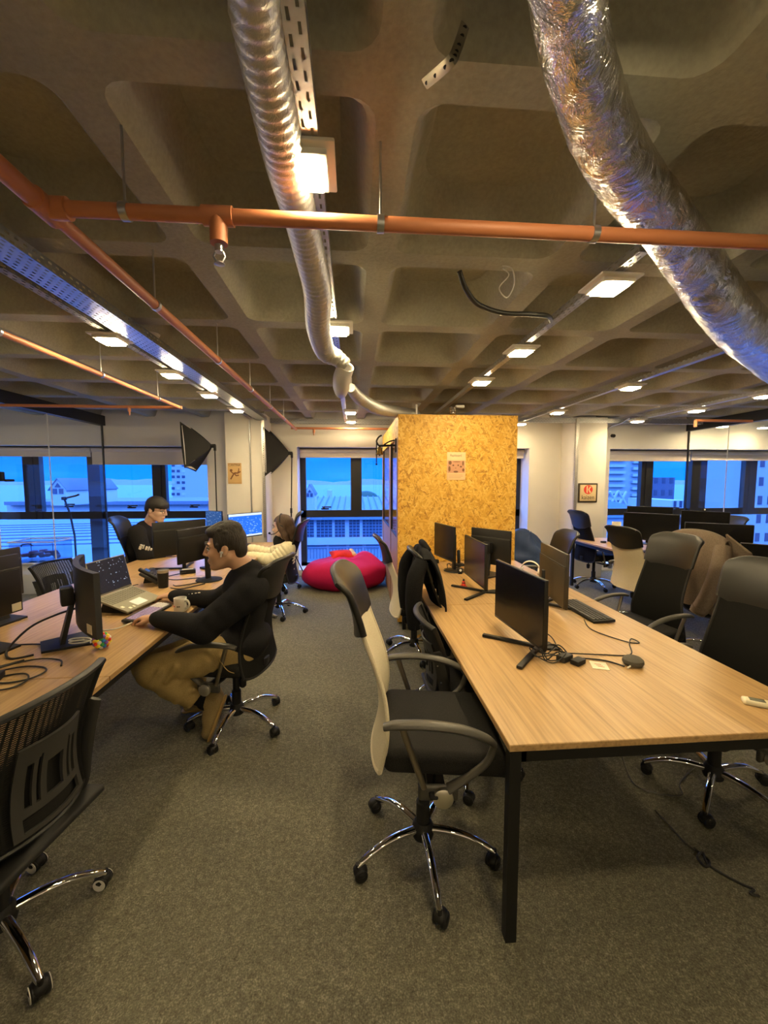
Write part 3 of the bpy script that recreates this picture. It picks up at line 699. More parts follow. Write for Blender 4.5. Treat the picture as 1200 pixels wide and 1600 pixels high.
corrugated(MB(), [p-O for p in pts], rad, .05, .16, 18).build('hose', M['flex_metal'], d)
pts, rad = duct_path([(868,-170,2.60,58),(884,-10,2.60,54),(908,110,2.60,48),(945,215,2.60,45),(990,290,2.60,42),(1042,352,2.60,37),(1092,425,2.57,36),(1135,485,2.52,35),(1185,535,2.52,34),(1260,590,2.52,33),(1285,604,2.52,33)])
pp = catmull(pts, 14); rr_ = lerplist(rad, len(pp)); random.seed(3)
fb = MB(); n = 40; vs = []
fb.tube(pp, rr_, n)
from mathutils import noise as mnoise
cen = [p for p in pp]; q = []
for i in range(len(pp)):
    tdir = (pp[min(i+1, len(pp)-1)]-pp[max(i-1, 0)]).normalized()
    for k in range(n):
        p = Vector(fb.v[i*n+k]); o_ = p-pp[i]; a_ = k/n*2*PI
        w_ = mnoise.noise(V(i*.55+a_*1.5, a_*1.2, 3))*.034+mnoise.noise(V(i*1.3-a_*2.2, a_*2.5, 9))*.016
        q.append(tuple(pp[i]+o_*(1+w_)))
fb.v = q
d = tag(fb.build('foil_duct', M['foil'], None, 60), 'thick shiny foil duct curving down the ceiling on the right', 'duct')
# ceiling odds and ends
a = atZ(237, 522, 2.70)
d = thing('smoke_detector', 'round white smoke detector on the ceiling by the punched blue tray', 'smoke detector', a)
MB().lathe([(.05,-.012),(.055,0)],24).build('base', M['smoke_white'], d); MB().lathe([(.012,-.05),(.034,-.046),(.042,-.03),(.048,-.012)],24).build('sensor_head', M['smoke_white'], d)
hose = [atZ(*p) for p in ((718,424,2.70),(728,452,2.64),(748,476,2.60),(786,489,2.58),(830,491,2.58),(856,494,2.59),(862,503,2.62))]
tag(MB().tube(catmull(hose,8),.013,10).build('cable_hose', M['cable_black']), 'black corrugated cable hose drooping from the ceiling over the booth', 'hose')
wl = [atZ(*p) for p in ((785,415,2.70),(800,420,2.68),(803,445,2.60),(792,465,2.55),(780,450,2.57),(795,430,2.64),(786,420,2.70))]
tag(MB().tube(catmull(wl,8),.003,6).build('loose_wire', M['white_cable']), 'loose white wire loop hanging by the black cable hose', 'wire')
s0, s1, s2 = atZ(727,38,2.70), atZ(702,98,2.62), atZ(663,132,2.66)
st = catmull([s0, s0.lerp(s1,.5)+V(0,0,-.01), s1, s2], 6); b = MB(); b.tube(st, [(.012,.0016)]*len(st), 8, flat=(1,.4,0))
st_ = thing('steel_strap', 'short bent punched steel strap hanging from a ceiling rib', 'strap', s0); b.v = [tuple(Vector(p)-s0) for p in b.v]; b.build('strip', mat('steel_dull', (.30,.28,.22), .5, .8), st_)
hb = MB()
for i in range(1, len(st)-1, 2): hb.sphere(st[i]-s0-V(0,0,.0015), (.006,.006,.001), 10, 5)
hb.build('holes', M['black_plastic'], st_)
a = atZ(538, 597, 2.50)
d = thing('junction_box', 'small white junction box on the steel channel below the duct end', 'box', a)
MB().rbox((0,0,0),(.13,.06,.07),.006).build('body', M['white_plastic'], d); MB().rbox((0,-.031,-.028),(.10,.012,.03),.004).build('lens', M['lamp_rim'], d)
for i in (-1,0,1): MB().rbox((i*.025,-.031,.014),(.014,.004,.012),.001).build('terminal', M['pipe_orange'], d)
d = thing('security_camera', 'small dark camera on the wall above the window right of the pillar', 'camera', (4.62,6.98,2.45))
MB().rbox((0,0,.0),(.09,.02,.09),.006).build('mount', M['wall_paint'], d); MB().cyl((0,-.01,0),(0,-.07,-.01),.03).build('lens_barrel', M['black_plastic'], d)

# ------------------------------------------------------------------ strand board booth
BX0, BX1, BY0, BY1, BZ = .50, 1.86, 4.50, 6.9, 2.385
B = thing('phone_booth', 'tall booth clad in yellow strand board standing behind the right table', 'booth', ((BX0+BX1)/2, (BY0+BY1)/2, 0)); O = Vector(B.location)
def bl(p): return (p[0]-O.x, p[1]-O.y, p[2])
MB().box(bl((BX0, BY0, .03)), bl((BX1, BY0+.02, BZ))).build('front_panel', M['strand_board'], B)
MB().box(bl((BX1-.02, BY0+.02, .03)), bl((BX1, BY1, BZ-.02))).build('side_panel', M['strand_board'], B)
MB().box(bl((BX0, BY0+.02, BZ-.02)), bl((BX1, BY1, BZ))).build('roof_panel', M['strand_board'], B)
MB().box(bl((BX0+.02, BY1-.02, .03)), bl((BX1-.02, BY1, BZ-.02))).build('rear_panel', M['strand_board'], B)
MB().box(bl((BX0+.02, BY0+.04, 0)), bl((BX1-.02, BY1-.04, .03))).build('plinth', M['black_metal'], B)
# door side: fascia, stiles, door with a glass strip, side light
w = MB(); w.box(bl((BX0, BY0+.02, 2.14)), bl((BX0+.02, BY1, BZ-.02))); w.build('fascia', M['strand_board'], B)
YD = 5.42
for ya, yb in ((BY0+.02, BY0+.12), (YD-.02, YD+.16), (BY1-.08, BY1)): MB().box(bl((BX0-.004, ya, .03)), bl((BX0+.03, yb, 2.14))).build('door_post', M['walnut_door'], B)
def leaf(y0, y1, name):
    zg = .98; d_ = MB(); d_.box(bl((BX0+.004, y0, .04)), bl((BX0+.028, y1, zg))); o = d_.build(name, M['walnut_door'], B)
    MB().box(bl((BX0+.012, y0+.01, zg+.02)), bl((BX0+.018, y1-.01, 2.12))).build('glass_pane', M['glass'], o)
    g = MB(); g.box(bl((BX0+.004, y0, zg)), bl((BX0+.026, y1, zg+.02))); g.box(bl((BX0+.004, y0, zg+.02)), bl((BX0+.026, y0+.010, 2.14))); g.box(bl((BX0+.004, y1-.010, zg+.02)), bl((BX0+.026, y1, 2.14))); g.build('glazing_bead', M['black_plastic'], o)
leaf(BY0+.12, YD-.02, 'door'); leaf(YD+.16, BY1-.08, 'side_light')
# bell on an iron bracket, above the door
bb = atY(612, 695, 4.72); d = thing('wall_bell', 'brass bell on a black iron bracket at the booth door', 'bell', (BX0, 4.70, 2.06))
MB().rbox((-.008,0,0),(.014,.06,.16),.004).cyl((0,0,0),(-.20,.06,.0),.012,n=10).tube(catmull([(-.02,0,.06),(-.08,.02,.045),(-.14,.04,.01)],6),.008).tube(catmull([(-.20,.06,.0),(-.225,.065,.05),(-.20,.06,.10),(-.165,.05,.12)],6),.010).build('bracket', M['black_metal'], d)
m = reg('brass', (.62,.42,.14), .25, 1.0)
MB().lathe([(.006,0),(.02,-.006),(.03,-.04),(.036,-.07),(.05,-.095),(.046,-.096),(.03,-.06),(.0,-.02)],24,(-.19,.057,-.01)).build('bell', M['brass'], d)
MB().tube([(-.19,.057,-.05),(-.19,.057,-.12)],.008,8).tube([(-.225,.06,.03),(-.228,.06,-.2)],.007,8).sphere((-.228,.06,-.215),.013).build('cord', M['black_plastic'], d)
# odds on the booth roof
d = thing('vent_fitting', 'small chrome ribbed vent on the booth roof', 'vent', (1.14,4.62,BZ))
b = MB(); 
for i in range(5): b.lathe([(.028,.012+i*.02),(.04,.022+i*.02),(.028,.032+i*.02)],20)
b.build('ribbed_neck', M['chrome'], d); MB().rbox((.085,.02,.115),(.10,.06,.03),.006).build('flap', M['white_plastic'], d)
tag(MB().cyl((.72,4.62,BZ),(.72,4.62,BZ+.13),.012,n=12).build('conduit', M['white_plastic']), 'short white conduit stub standing on the booth roof', 'conduit')

# ------------------------------------------------------------------ posters and signs
def flat(name, label, px0, py0, px1, py1, Y, m, cat, th=.004, r=.002):
    a = atY(px0, py0, Y); c = atY(px1, py1, Y); w, h = c.x-a.x, a.z-c.z
    d = thing(name, label, cat, ((a.x+c.x)/2, Y, (a.z+c.z)/2)); 
    MB().rbox((0,-th/2,0),(w,th,h),r).build('board', m, d); return d, w, h
reg('poster_tan', (.62,.40,.17), .6); reg('poster_brown', (.20,.085,.03), .6); reg('poster_pink', (.60,.30,.17), .6); reg('poster_peach', (.80,.56,.30), .6); reg('poster_ink', (.05,.04,.03), .6); reg('sign_red', (.70,.045,.03), .4); reg('sign_face', (.74,.58,.33), .5); reg('sign_frame', (.045,.03,.012), .5)
d, w, h = flat('wall_poster', 'small brown vintage poster with a dark leaping shape on the left pillar', 355.5, 723.5, 378, 756, 6.495, M['poster_tan'], 'poster')
X_, Z_ = (1,0,0), (0,0,1)
b = MB(); b.text('CANTINA', h*.155, (0,-.0045,h*.35), X_, Z_, sx=.8); b.build('lettering', M['poster_ink'], d)
b = MB()
for pts_, r_ in (([(-.3,-.28),(-.12,-.08),(.0,.02),(.22,.02),(.42,.10)],.03),([(-.05,-.02),(-.2,.05),(-.32,.14)],.022),([(.22,.03),(.3,.16),(.3,.25)],.02),([(.0,0),(.1,-.1),(.3,-.08)],.025)):
    b.tube(catmull([(p[0]*w, -.0052, p[1]*h) for p in pts_],5), [(r_*h*1.1, .0008)]*((len(pts_)-1)*5+1), 8, flat=(0,0,1))
b.sphere((-.25*w,-.005,.15*h),(.10*w,.001,.06*h),12,6); b.build('artwork', M['poster_brown'], d)
MB().box((-w/2+.008,-.0048,-h/2+.01),(w/2-.008,-.004,-h/2+.014)).box((-w/2+.008,-.0048,h/2-.014),(w/2-.008,-.004,h/2-.01)).build('border', M['poster_brown'], d)
d, w, h = flat('wall_poster', 'small pink vintage print with a cartoon face pinned to the strand board booth', 698.5, 706.5, 727, 750, BY0-.002, M['poster_peach'], 'poster')
b = MB(); b.text('Flashboard', h*.125, (-.03*w,-.0045,h*.34), X_, Z_, sx=.78); b.build('lettering', M['poster_ink'], d)
MB().box((-w*.46,-.0046,-h*.24),(w*.46,-.004,h*.20)).build('picture_field', M['poster_pink'], d)
b = MB(); random.seed(2)
for c_, r_ in (((-.33,.12),(.08,.07)),((-.36,-.1),(.06,.10)),((-.02,-.20),(.13,.035)),((-.16,.03),(.05,.03)),((.10,.03),(.04,.03)),((.25,-.02),(.06,.03)),((.38,-.14),(.06,.06)),((.36,.1),(.04,.09)),((.02,.155),(.2,.012)),((-.03,-.07),(.03,.015))):
    b.sphere((c_[0]*w,-.0048,c_[1]*h),(r_[0]*w,.0012,r_[1]*h),12,6)
b.build('artwork', M['poster_brown'], d)
b = MB()
for i in range(3): b.box((-w*.4,-.0046,-h*(.31+i*.05)),(w*(.35-.1*(i==2)),-.0041,-h*(.325+i*.05)+.0))
b.build('small_print', M['poster_pink'], d)
d, w, h = flat('wall_sign', 'framed square sign with a red letter disc on the right pillar', 903, 755, 932, 785, 6.495, M['sign_frame'], 'sign', .022, .018)
MB().rbox((0,-.0225,0),(w*.83,.004,h*.83),.012).build('face', M['sign_face'], d)
MB().cyl((0,-.0245,h*.17),(0,-.0285,h*.17),h*.235,n=40).build('disc', M['sign_red'], d)
kf = MB(); u = h*.235
kf.prism([(-.42*u,-.62*u),(-.12*u,-.80*u),(-.12*u,.86*u),(-.42*u,.72*u)],.0015,(0,-.0285,h*.17),(1,0,0),(0,0,1))
kf.prism([(-.02*u,.02*u),(.36*u,.74*u),(.66*u,.62*u),(.26*u,.0),(.70*u,-.62*u),(.36*u,-.82*u)],.0015,(0,-.0285,h*.17),(1,0,0),(0,0,1))
kf.build('letter_mark', M['sign_face'], d)
b = MB(); b.text('kaizen', h*.31, (0,-.0245,-h*.33), X_, Z_, sx=.90, h=.001); b.build('lettering', M['sign_frame'], d)

# ------------------------------------------------------------------ office chairs (a chair faces its own +X)
def chair_base(ch, rot=0, ring=False, r=.31):
    """gas column, five-legged chrome star and castors"""
    MB().lathe([(.028,.10),(.030,.115),(.030,.24),(.022,.245),(.022,.40),(.016,.405),(.016,.44)],20).build('gas_column', M['soft_black'], ch)
    MB().lathe([(.001,.075),(.045,.08),(.05,.10),(.045,.135),(.034,.15),(.028,.15)],20).build('hub', M['soft_black'], ch)
    for i in range(5):
        a = rot+2*PI*i/5; d = V(math.cos(a), math.sin(a), 0)
        p = catmull([d*.035+V(0,0,.118), d*.12+V(0,0,.120), d*.20+V(0,0,.108), d*.265+V(0,0,.083), d*r+V(0,0,.058)], 5)
        MB().tube(p, [(.0145,.019),(.0145,.018),(.0135,.0165),(.013,.015),(.011,.012)][0:1]*0 or lerp_pairs([(.019,.017),(.0185,.0165),(.0165,.015),(.0155,.014),(.012,.012)], len(p)), 12, flat=(-d.y,d.x,0)).build('base_leg', M['chrome'], ch)
        b = a+.9+i*1.7; w = V(math.cos(b), math.sin(b), 0); c = d*r+V(math.cos(b+PI/2), math.sin(b+PI/2), 0)*.012
        cb = MB(); R = Matrix.Rotation(PI/2, 3, Vector((-w.y, w.x, 0)))
        for s_ in (-1, 1): cb.lathe([(.010,-.010),(.024,-.0095),(.0275,-.006),(.0275,.006),(.024,.0095),(.010,.010)], 18, c+V(0,0,.0275)+w*s_*.016, R)
        cb.cyl(c+V(0,0,.0275)-w*.02, c+V(0,0,.0275)+w*.02, .009, n=10).cyl(d*r+V(0,0,.04), d*r+V(0,0,.07), .010, n=10)
        cb.sphere(c+V(0,0,.036), (.031,.031,.024), 14, 8)
        o = cb.build('castor', M['black_plastic'], ch)
        if ring:
            for s_ in (-1, 1): MB().lathe([(.017,-.0105),(.0235,-.0105),(.0235,.0105),(.017,.0105)], 18, c+V(0,0,.0275)+w*s_*.0175, R).build('white_ring', M['white_plastic'], o)
def lerp_pairs(v, n):
    a = lerplist([x[0] for x in v], n); b = lerplist([x[1] for x in v], n); return list(zip(a, b))
def seat_mech(ch, seat_z=.455, w=.50, d=.49, m='seat_fabric', lever=True):
    b = MB(); b.rbox((.07, 0, seat_z+.025), (d, w, .095), .040, 4)
    b.v = [(x, y, z - .035*max(0, (x-.18)/.14)**2 + .012*min(1, (abs(y)/.25)**2)) for x, y, z in b.v]
    b.build('seat', M[m], ch)
    k = MB(); k.rbox((-.01, 0, seat_z-.03), (.24,.14,.045), .012).rbox((.06,0,seat_z-.008),(.36,.36,.014),.005).build('mechanism', M['soft_black'], ch)
    if lever:
        l = MB().tube(catmull([(.02,-.06,seat_z-.03),(.03,-.16,seat_z-.045),(.02,-.22,seat_z-.06)],5), .006, 8).rbox((.015,-.25,seat_z-.066),(.035,.07,.018),.007).build('lever', M['black_plastic'], ch)
        MB().tube([(-.06,.03,seat_z-.05),(-.07,.035,seat_z-.10)],.008,10).lathe([(.012,-.06),(.022,-.05),(.026,0),(.02,.01)],16,(-.07,.035,seat_z-.11)).build('tension_knob', M['black_plastic'], ch)
def loop_arm(ch, s, y=.285, disc=True, zt=.672):
    top = catmull([(-.17,s*(y-.005),zt-.012),(-.12,s*y,zt),(.0,s*(y+.004),zt+.002),(.12,s*y,zt-.018),(.205,s*(y-.005),zt-.052),(.235,s*(y-.012),zt-.082)],5)
    prs = lerp_pairs([(.018,.012),(.024,.015),(.026,.015),(.024,.015),(.020,.014),(.014,.012)], len(top))
    o = MB().tube(top, prs, 14, flat=(0,1,0)).build('armrest', M['armpad'], ch)
    MB().tube(catmull([(.235,s*(y-.012),zt-.082),(.21,s*(y-.016),zt-.15),(.14,s*(y-.02),zt-.215),(.07,s*(y-.024),zt-.262)],5), lerp_pairs([(.013,.012),(.015,.013),(.018,.014),(.026,.014)],16), 12, flat=(0,1,0)).build('front_strut', M['armpad'], o)
    MB().tube([(-.105,s*(y-.006),zt-.012),(-.02,s*(y-.026),zt-.262)], [.0135,.0115], 12).build('rear_strut', M['steel_dark'], o)
    MB().rbox((.035,s*(y-.034),zt-.285),(.15,.022,.06),.01,3).rbox((.03,s*(y-.14),zt-.285),(.07,.21,.012),.004).build('bracket', M['armpad'], o)
    if disc: MB().lathe([(.001,.0),(.034,.001),(.038,.004),(.038,.018)],28,(.05,s*(y-.002),zt-.292),Matrix.Rotation(s*PI/2,3,'X')).build('chrome_disc', M['disc_chrome'], o)
reg('back_black', (.008,.008,.008), .85, spec=.12); reg('steel_dark', (.30,.27,.23), .3, 1.0); reg('disc_chrome', (.80,.76,.68), .28, 1.0)
HB = [(-.222,.415),(-.213,.47),(-.196,.56),(-.192,.66),(-.206,.77),(-.238,.88),(-.272,.98),(-.296,1.06)]
HH = [(-.288,1.02),(-.300,1.07),(-.318,1.13),(-.338,1.19),(-.362,1.235),(-.385,1.265)]
def prof(P_, t):
    c = catmull([V(x,0,z) for x, z in P_], 6); k = t*(len(c)-1); i = min(int(k), len(c)-2); return c[i].lerp(c[i+1], k-i)
def high_back(ch, mesh_m, head_m, style='mesh'):
    def wid(z): return .205 + .030*math.cos((z-.50)*6.2)*(1 if z < .75 else .35) - .006
    def f(u, v):
        p = prof(HB, v); w = wid(p.z); y = (u*2-1)*w; e = max(0, (abs(u*2-1)-.0))
        
        return V(p.x + .034*e*e, y, p.z + .03*e**4*(1-v)**10)
    b = MB().sheet(f, 16, 30, .010)
    o = b.build('backrest', M[mesh_m], ch, 60)
    rim = [f(0, i/24) for i in range(25)]; rim2 = [f(1, i/24) for i in range(25)]; bt = [f(i/12, 0) for i in range(13)]
    MB().tube(rim+[]+[], .009, 8).tube(rim2, .009, 8).tube(bt, .010, 8).build('frame', M[mesh_m if style == 'cream' else 'soft_black'], o)
    def h(u, v):
        p = prof(HH, v); e = abs(u*2-1); w = (.196+.012*v)*(1-.08*max(0,(v-.75)/.25)**2)
        dip = -.055*(1-e*e)*(1-v)**1.2
        return V(p.x + .040*e*e + .018*(1-e*e)*math.sin(v*PI), (u*2-1)*w, p.z + dip - .03*(e**5)*max(0,(v-.6)/.4))
    MB().sheet(h, 16, 12, .026).tube([h(i/16,1) for i in range(17)], .013, 10).tube([h(0,i/10) for i in range(11)], .013, 10).tube([h(1,i/10) for i in range(11)], .013, 10).build('headrest', M[head_m], ch, 60)
    if style == 'cream': return
    s = MB(); s.tube(catmull([(-.06,0,.43),(-.14,0,.43),(-.20,0,.435),(-.222,0,.45),(-.226,0,.50)],6), (.030,.010) and [(.035,.010)]*25, 10, flat=(0,1,0)); s.build('back_support', M['soft_black'], ch)
def make_high(name, mesh_m, head_m, style, label, rot=0, seatw=.50):
    ch = thing(name, label, 'chair'); chair_base(ch, rot); seat_mech(ch, w=seatw); high_back(ch, mesh_m, head_m, style)
    for s in (-1, 1): loop_arm(ch, s)
    return ch
def make_low(name, label, rot=0, arms=True, ring=False):
    ch = thing(name, label, 'chair'); chair_base(ch, rot, ring); seat_mech(ch)
    LB = [(-.235,.50),(-.222,.60),(-.225,.70),(-.25,.82),(-.285,.93),(-.305,.985)]
    def f(u, v):
        p = prof(LB, v); e = abs(u*2-1); w = .172+.052*v**1.3; return V(p.x+.055*e*e, (u*2-1)*w, p.z + .012*(1-e*e)*v)
    o = MB().sheet(f, 20, 24, .003).build('backrest', M['black_mesh'], ch, 60)
    ou = [f(i/16, 1) for i in range(17)]+[f(1, 1-i/16) for i in range(1, 17)]+[f(1-i/16, 0) for i in range(1, 17)]+[f(0, i/16) for i in range(1, 16)]
    MB().tube(ou, [(.016,.010)]*len(ou), 8, closed=True, flat=(1,0,0)).build('back_frame', M['black_plastic'], o)
    # moulded lumbar shell with slots behind the mesh
    def g(u, v): p = f(.12+.76*u, .06+.56*v); return V(p.x-.018, p.y*(1-.25*v), p.z)
    def slots(u, v):
        a = abs(u-.5)
        if .28 < v < .80 and (.10 < a*1.0 < .105): return False
        if a < .13 and .30 < v < .72: return True
        if .19 < a < .25 and .30 < v < .86-.9*(a-.19): return True
        if .31 < a < .38 and .30 < v < .80: return True
        if a < .40 and .06 < v < .20: return True
        return False
    MB().sheet(g, 40, 40, .010, skip=slots).build('lumbar_shell', M['grey_plastic'], ch, 60)
    for s in (-1, 1):
        c = MB().tube(catmull([(-.225,s*.205,.83),(-.205,s*.196,.72),(-.186,s*.190,.60),(-.172,s*.186,.50),(-.13,s*.180,.445),(-.06,s*.16,.432)],6), [(.030,.009)]*31, 10, flat=(1,0,.2)).build('side_bracket', M['grey_plastic'], ch)
        b = MB()
        for x, z in ((-.212,.74),(-.192,.63),(-.170,.50)): b.sphere((x-.012, s*.203, z), (.006,.006,.006), 10, 6)
        b.build('screws', M['chrome'], c)
    MB().rbox((-.19,0,.435),(.10,.44,.03),.012,3).rbox((-.10,0,.43),(.16,.10,.02),.006).build('back_bar', M['soft_black'], ch)
    if arms:
        for s in (-1, 1): loop_arm(ch, s, disc=False)
    return ch

def tune(ch, lift=0.0, hs=1.0, zp=.415, base=0.0):
    """raise the upper part of a chair on its gas spring / shorten its back"""
    for o in ch.children:
        k = o.name.split('.')[0]
        if k in ('base_leg', 'castor', 'hub'): o.rotation_euler.z = base; continue
        if k == 'gas_column':
            if lift: o.data = o.data.copy(); 
            for v in (o.data.vertices if lift else ()):
                if v.co.z > .3: v.co.z += lift
            continue
        if k in ('backrest', 'headrest', 'back_support', 'lumbar_shell', 'side_bracket'):
            for q in [o]+list(o.children):
                q.data = q.data.copy()
                for v in q.data.vertices: v.co.z = zp+(v.co.z-zp)*hs
        o.location.z += lift
    return ch
D2R = math.radians
white = make_high('office_chair', 'cream_mesh', 'leather_black', 'cream', 'cream-backed office chair with black headrest at the near corner of the right table', D2R(273))
black = make_high('office_chair', 'back_black', 'leather_black', 'mesh', '', D2R(44))
low = make_low('office_chair', '', D2R(38), arms=False)
lowA = make_low('office_chair', 'black mesh-backed office chair cut by the left picture edge, wheels with white rings', D2R(38)-D2R(172), arms=False, ring=True)
def put(proto, loc, rz, label, lift=0, hs=1, group='office chairs', base=0.0):
    c = copy_tree(proto); c['label'] = label; c['category'] = 'chair'; c['group'] = group
    c.location = (*loc, 0); c.rotation_euler = (0, 0, rz); tune(c, lift, hs, base=base); return c
put(white, (.57, 3.72), D2R(3), 'cream-backed office chair with black headrest between red bean bag and black jacket', 0, .86)
put(white, (3.27, 4.3), D2R(14), 'cream-backed office chair facing the far right table, seen from behind', .02, .84)
place(white, (.30, 1.665, 0), D2R(-5), white['label'], 'chair', 'office chairs'); tune(white, .10, .915, base=D2R(4))
put(black, (.80, 2.98), D2R(0), 'black office chair wearing the black jacket at the right table', 0, .86)
CHM = put(black, (-.80, 2.70), PI-D2R(14), 'black high-backed chair the person in the black sweatshirt sits on', 0, .885, base=D2R(-22))
put(black, (-.93, 5.0), PI-D2R(6), 'black high-backed chair of the person in the cream puffer jacket', 0, .90)
put(black, (-1.15, 6.12), PI+D2R(8), 'black office chair half hidden behind the person in the cream jacket', 0, .90)
chg = put(black, (-2.50, 5.10), D2R(6), 'black high-backed chair of the person with black hair and glasses', 0, .94)
for q in [c_ for c_ in chg.children if c_.name.startswith('armrest')]:
    for r_ in list(q.children): bpy.data.objects.remove(r_)
    bpy.data.objects.remove(q)
put(black, (2.26, 2.96), PI+D2R(11), 'black leather-topped chair across the right table, in front of the draped coat', 0, .95)
put(black, (1.91, 1.90), PI+D2R(12), 'black leather-topped chair at the right picture edge, chrome base below the table corner', 0, .95, base=D2R(-15))
put(black, (1.95, 4.12), PI, 'dark chair whose brown-black headrest shows behind the brownish monitor back', 0, .83)
put(black, (3.72, 5.92), D2R(8), 'black high-backed chair before the right pillar, at the end of the far right table', 0, .92)
put(black, (3.42, 3.42), D2R(10), 'black office chair under the tan coat at the far right table', 0, .90)
put(black, (5.05, 5.3), PI, 'chair whose dark curved top shows behind the far right monitors', 0, .86)
put(low, (-2.62, 3.98), D2R(-8), 'low mesh-backed chair behind the left table, in front of the grey cabinet', 0, .80)
place(low, (.66, 2.22, 0), D2R(0), 'low black mesh-backed chair tucked under the right table behind the nearest cream-backed chair', 'chair', 'office chairs'); tune(low, 0, .84)
tune(lowA, 0, .955); place(lowA, (-1.265, 1.42, 0), D2R(172), lowA['label'], 'chair', 'office chairs')
for ch_ in list(black.children):
    for q in list(ch_.children): bpy.data.objects.remove(q)
    bpy.data.objects.remove(ch_)
bpy.data.objects.remove(black)

# ------------------------------------------------------------------ monitors
def screen_mat(k, base, ui, seed, es=1.6, white_bars=True, thr=.60):
    m = reg(k, (.01,.01,.012), .25); t = NT(m); tc = t.n('ShaderNodeTexCoord'); sp = t.n('ShaderNodeSeparateXYZ', {0: tc.outputs['Generated']})
    x, z = sp.outputs['X'], sp.outputs['Z']; row = t.math('FLOOR', t.math('MULTIPLY', z, 22)); inrow = t.math('LESS_THAN', t.math('FRACT', t.math('MULTIPLY', z, 22)), .5)
    cv = t.n('ShaderNodeCombineXYZ', {0: t.math('MULTIPLY', x, 9.0), 1: t.math('MULTIPLY', row, 3.7), 2: float(seed)}).outputs[0]
    nz = t.noise(cv, 1.6, 2, .6); txt = t.math('MULTIPLY', t.math('GREATER_THAN', nz, thr), inrow)
    c = t.mix(txt, base, ui)
    if white_bars: c = t.mix(t.math('MAXIMUM', t.math('GREATER_THAN', z, .90), t.math('LESS_THAN', z, .07)), c, (.55,.66,.85))
    t.t.links.new(c, t.b.inputs['Emission Color']); t.b.inputs['Emission Strength'].default_value = es; return m
screen_mat('screen_blue', (.01,.13,.72), (.25,.50,.95), 1, 1.0); screen_mat('screen_dim', (.02,.08,.26), (.20,.32,.55), 4, .8, False); screen_mat('screen_dark', (.006,.009,.016), (.30,.38,.50), 7, .9, False, .66)
reg('monitor_back', (.012,.0115,.011), .4, spec=.4); reg('curved_back', (.035,.036,.040), .45); reg('monitor_brown', (.040,.033,.024), .42)
def monitor(label, A, B, z0, z1, stand='v', hub=0.0, screen='dark_screen', back='monitor_back', curve=0.0, zt=.75, bevel=True, sticker=False, ridge=True):
    A = V(*A); B = V(*B); mid = (A+B)/2; d_ = B-A; w = d_.length; rz = math.atan2(d_.y, d_.x); h = z1-z0; zc = (z0+z1)/2-zt
    o = thing('monitor', label, 'monitor', (mid.x, mid.y, zt), rz, 'monitors')
    cy = lambda x: -curve*(1-(2*x/w)**2)*-1
    if curve:
        f = lambda u, v: V((u-.5)*w, curve*(1-(2*u-1)**2), zc-h/2+v*h)
        MB().sheet(lambda u, v: f(u, v)+V(0,.016,0), 20, 2, .028).build('casing', M[back], o, 50)
        MB().sheet(lambda u, v: f(.015+u*.97, .03+.95*v)+V(0,-.0005,0), 20, 2, .003).build('screen', M[screen], o, 50)
    else:
        MB().rbox((0,.010,zc),(w,.020,h),.004).build('casing', M[back], o)
        MB().box((-w/2+.006,-.002,zc-h/2+.016),(w/2-.006,.0005,zc+h/2-.006)).build('screen', M[screen], o, 0)
        MB().rbox((0,.022,zc-h*.12),(w*.985,.012,h*.74),.005,3).build('back_bulge', M[back], o)
        if ridge: MB().rbox((0,.024,zc+h*.262),(w*.985,.010,.008),.002).build('back_ridge', M['grey_plastic'], o)
    hy = .05+curve*(1-(2*hub/w)**2)
    if stand == 'v':
        MB().rbox((hub,hy+.01,zc*.52),(.035,.022,zc*1.04),.006).build('stand_post', M['black_plastic'], o)
        for s in (-1, 1):
            e = V(hub+s*.21,-.17,.008); c = V(hub,hy+.01,.012); dd = (e-c); R = Matrix.Rotation(math.atan2(dd.y, dd.x), 3, 'Z')
            MB().rbox((c+e)/2, (dd.length,.030,.016), .004, 2, R).build('stand_leg', M['black_plastic'], o)
        MB().prism([(hub-.02,hy-.01),(hub+.02,hy-.01),(hub+.05,hy+.10),(hub-.05,hy+.10)], .012).build('stand_heel', M['black_plastic'], o)
    elif stand == 'disc':
        MB().lathe([(.10,0),(.115,.004),(.11,.012),(.03,.02)],36,(hub,hy+.03,0)).build('stand_base', M['black_plastic'], o)
        MB().rbox((hub,hy+.02,zc*.55),(.055,.025,zc*1.0),.008).build('stand_post', M['black_plastic'], o)
    elif stand == 'plate':
        MB().prism([(hub-.13,hy-.12),(hub+.13,hy-.12),(hub+.09,hy+.14),(hub-.09,hy+.14)], .012).build('stand_base', M['soft_black'], o)
        MB().prism([(-.05,0),(.05,0),(.028,zc*1.0),(-.028,zc*1.0)], .022, (hub,hy+.06,.01),(1,0,0),(0,-.25,1)).rbox((hub,hy+.015,zc),(.10,.06,.10),.01).build('stand_post', M['black_plastic'], o)
    if sticker:
        yb = .0385 if not curve else None
        if curve:
            xq = -w*.40; MB().rbox((xq, curve*(1-(2*xq/w)**2)+.0315, zc-h*.38),(.06,.002,.05),.0005,1, RZ(math.atan2(-curve*8*xq/w/w,1))).build('label_sticker', M['paper_cream'], o)
        else: MB().rbox((-w*.42,yb-.0095,zc-h*.40),(.055,.002,.045),.0005,1).build('label_sticker', M['paper_cream'], o)
    return o
monitor('big dark monitor on V-shaped feet nearest the camera on the right table', (.897,2.46), (.952,1.91), .79, 1.16, 'v', .14)
monitor('dark monitor with V-shaped feet beside the small red cone', (1.006,3.57), (1.008,3.0), .811, 1.166, 'v', .15)
monitor('dark monitor at the booth end of the right table, above the round black stand', (.862,4.23), (.962,3.78), .86, 1.21, 'disc', .10)
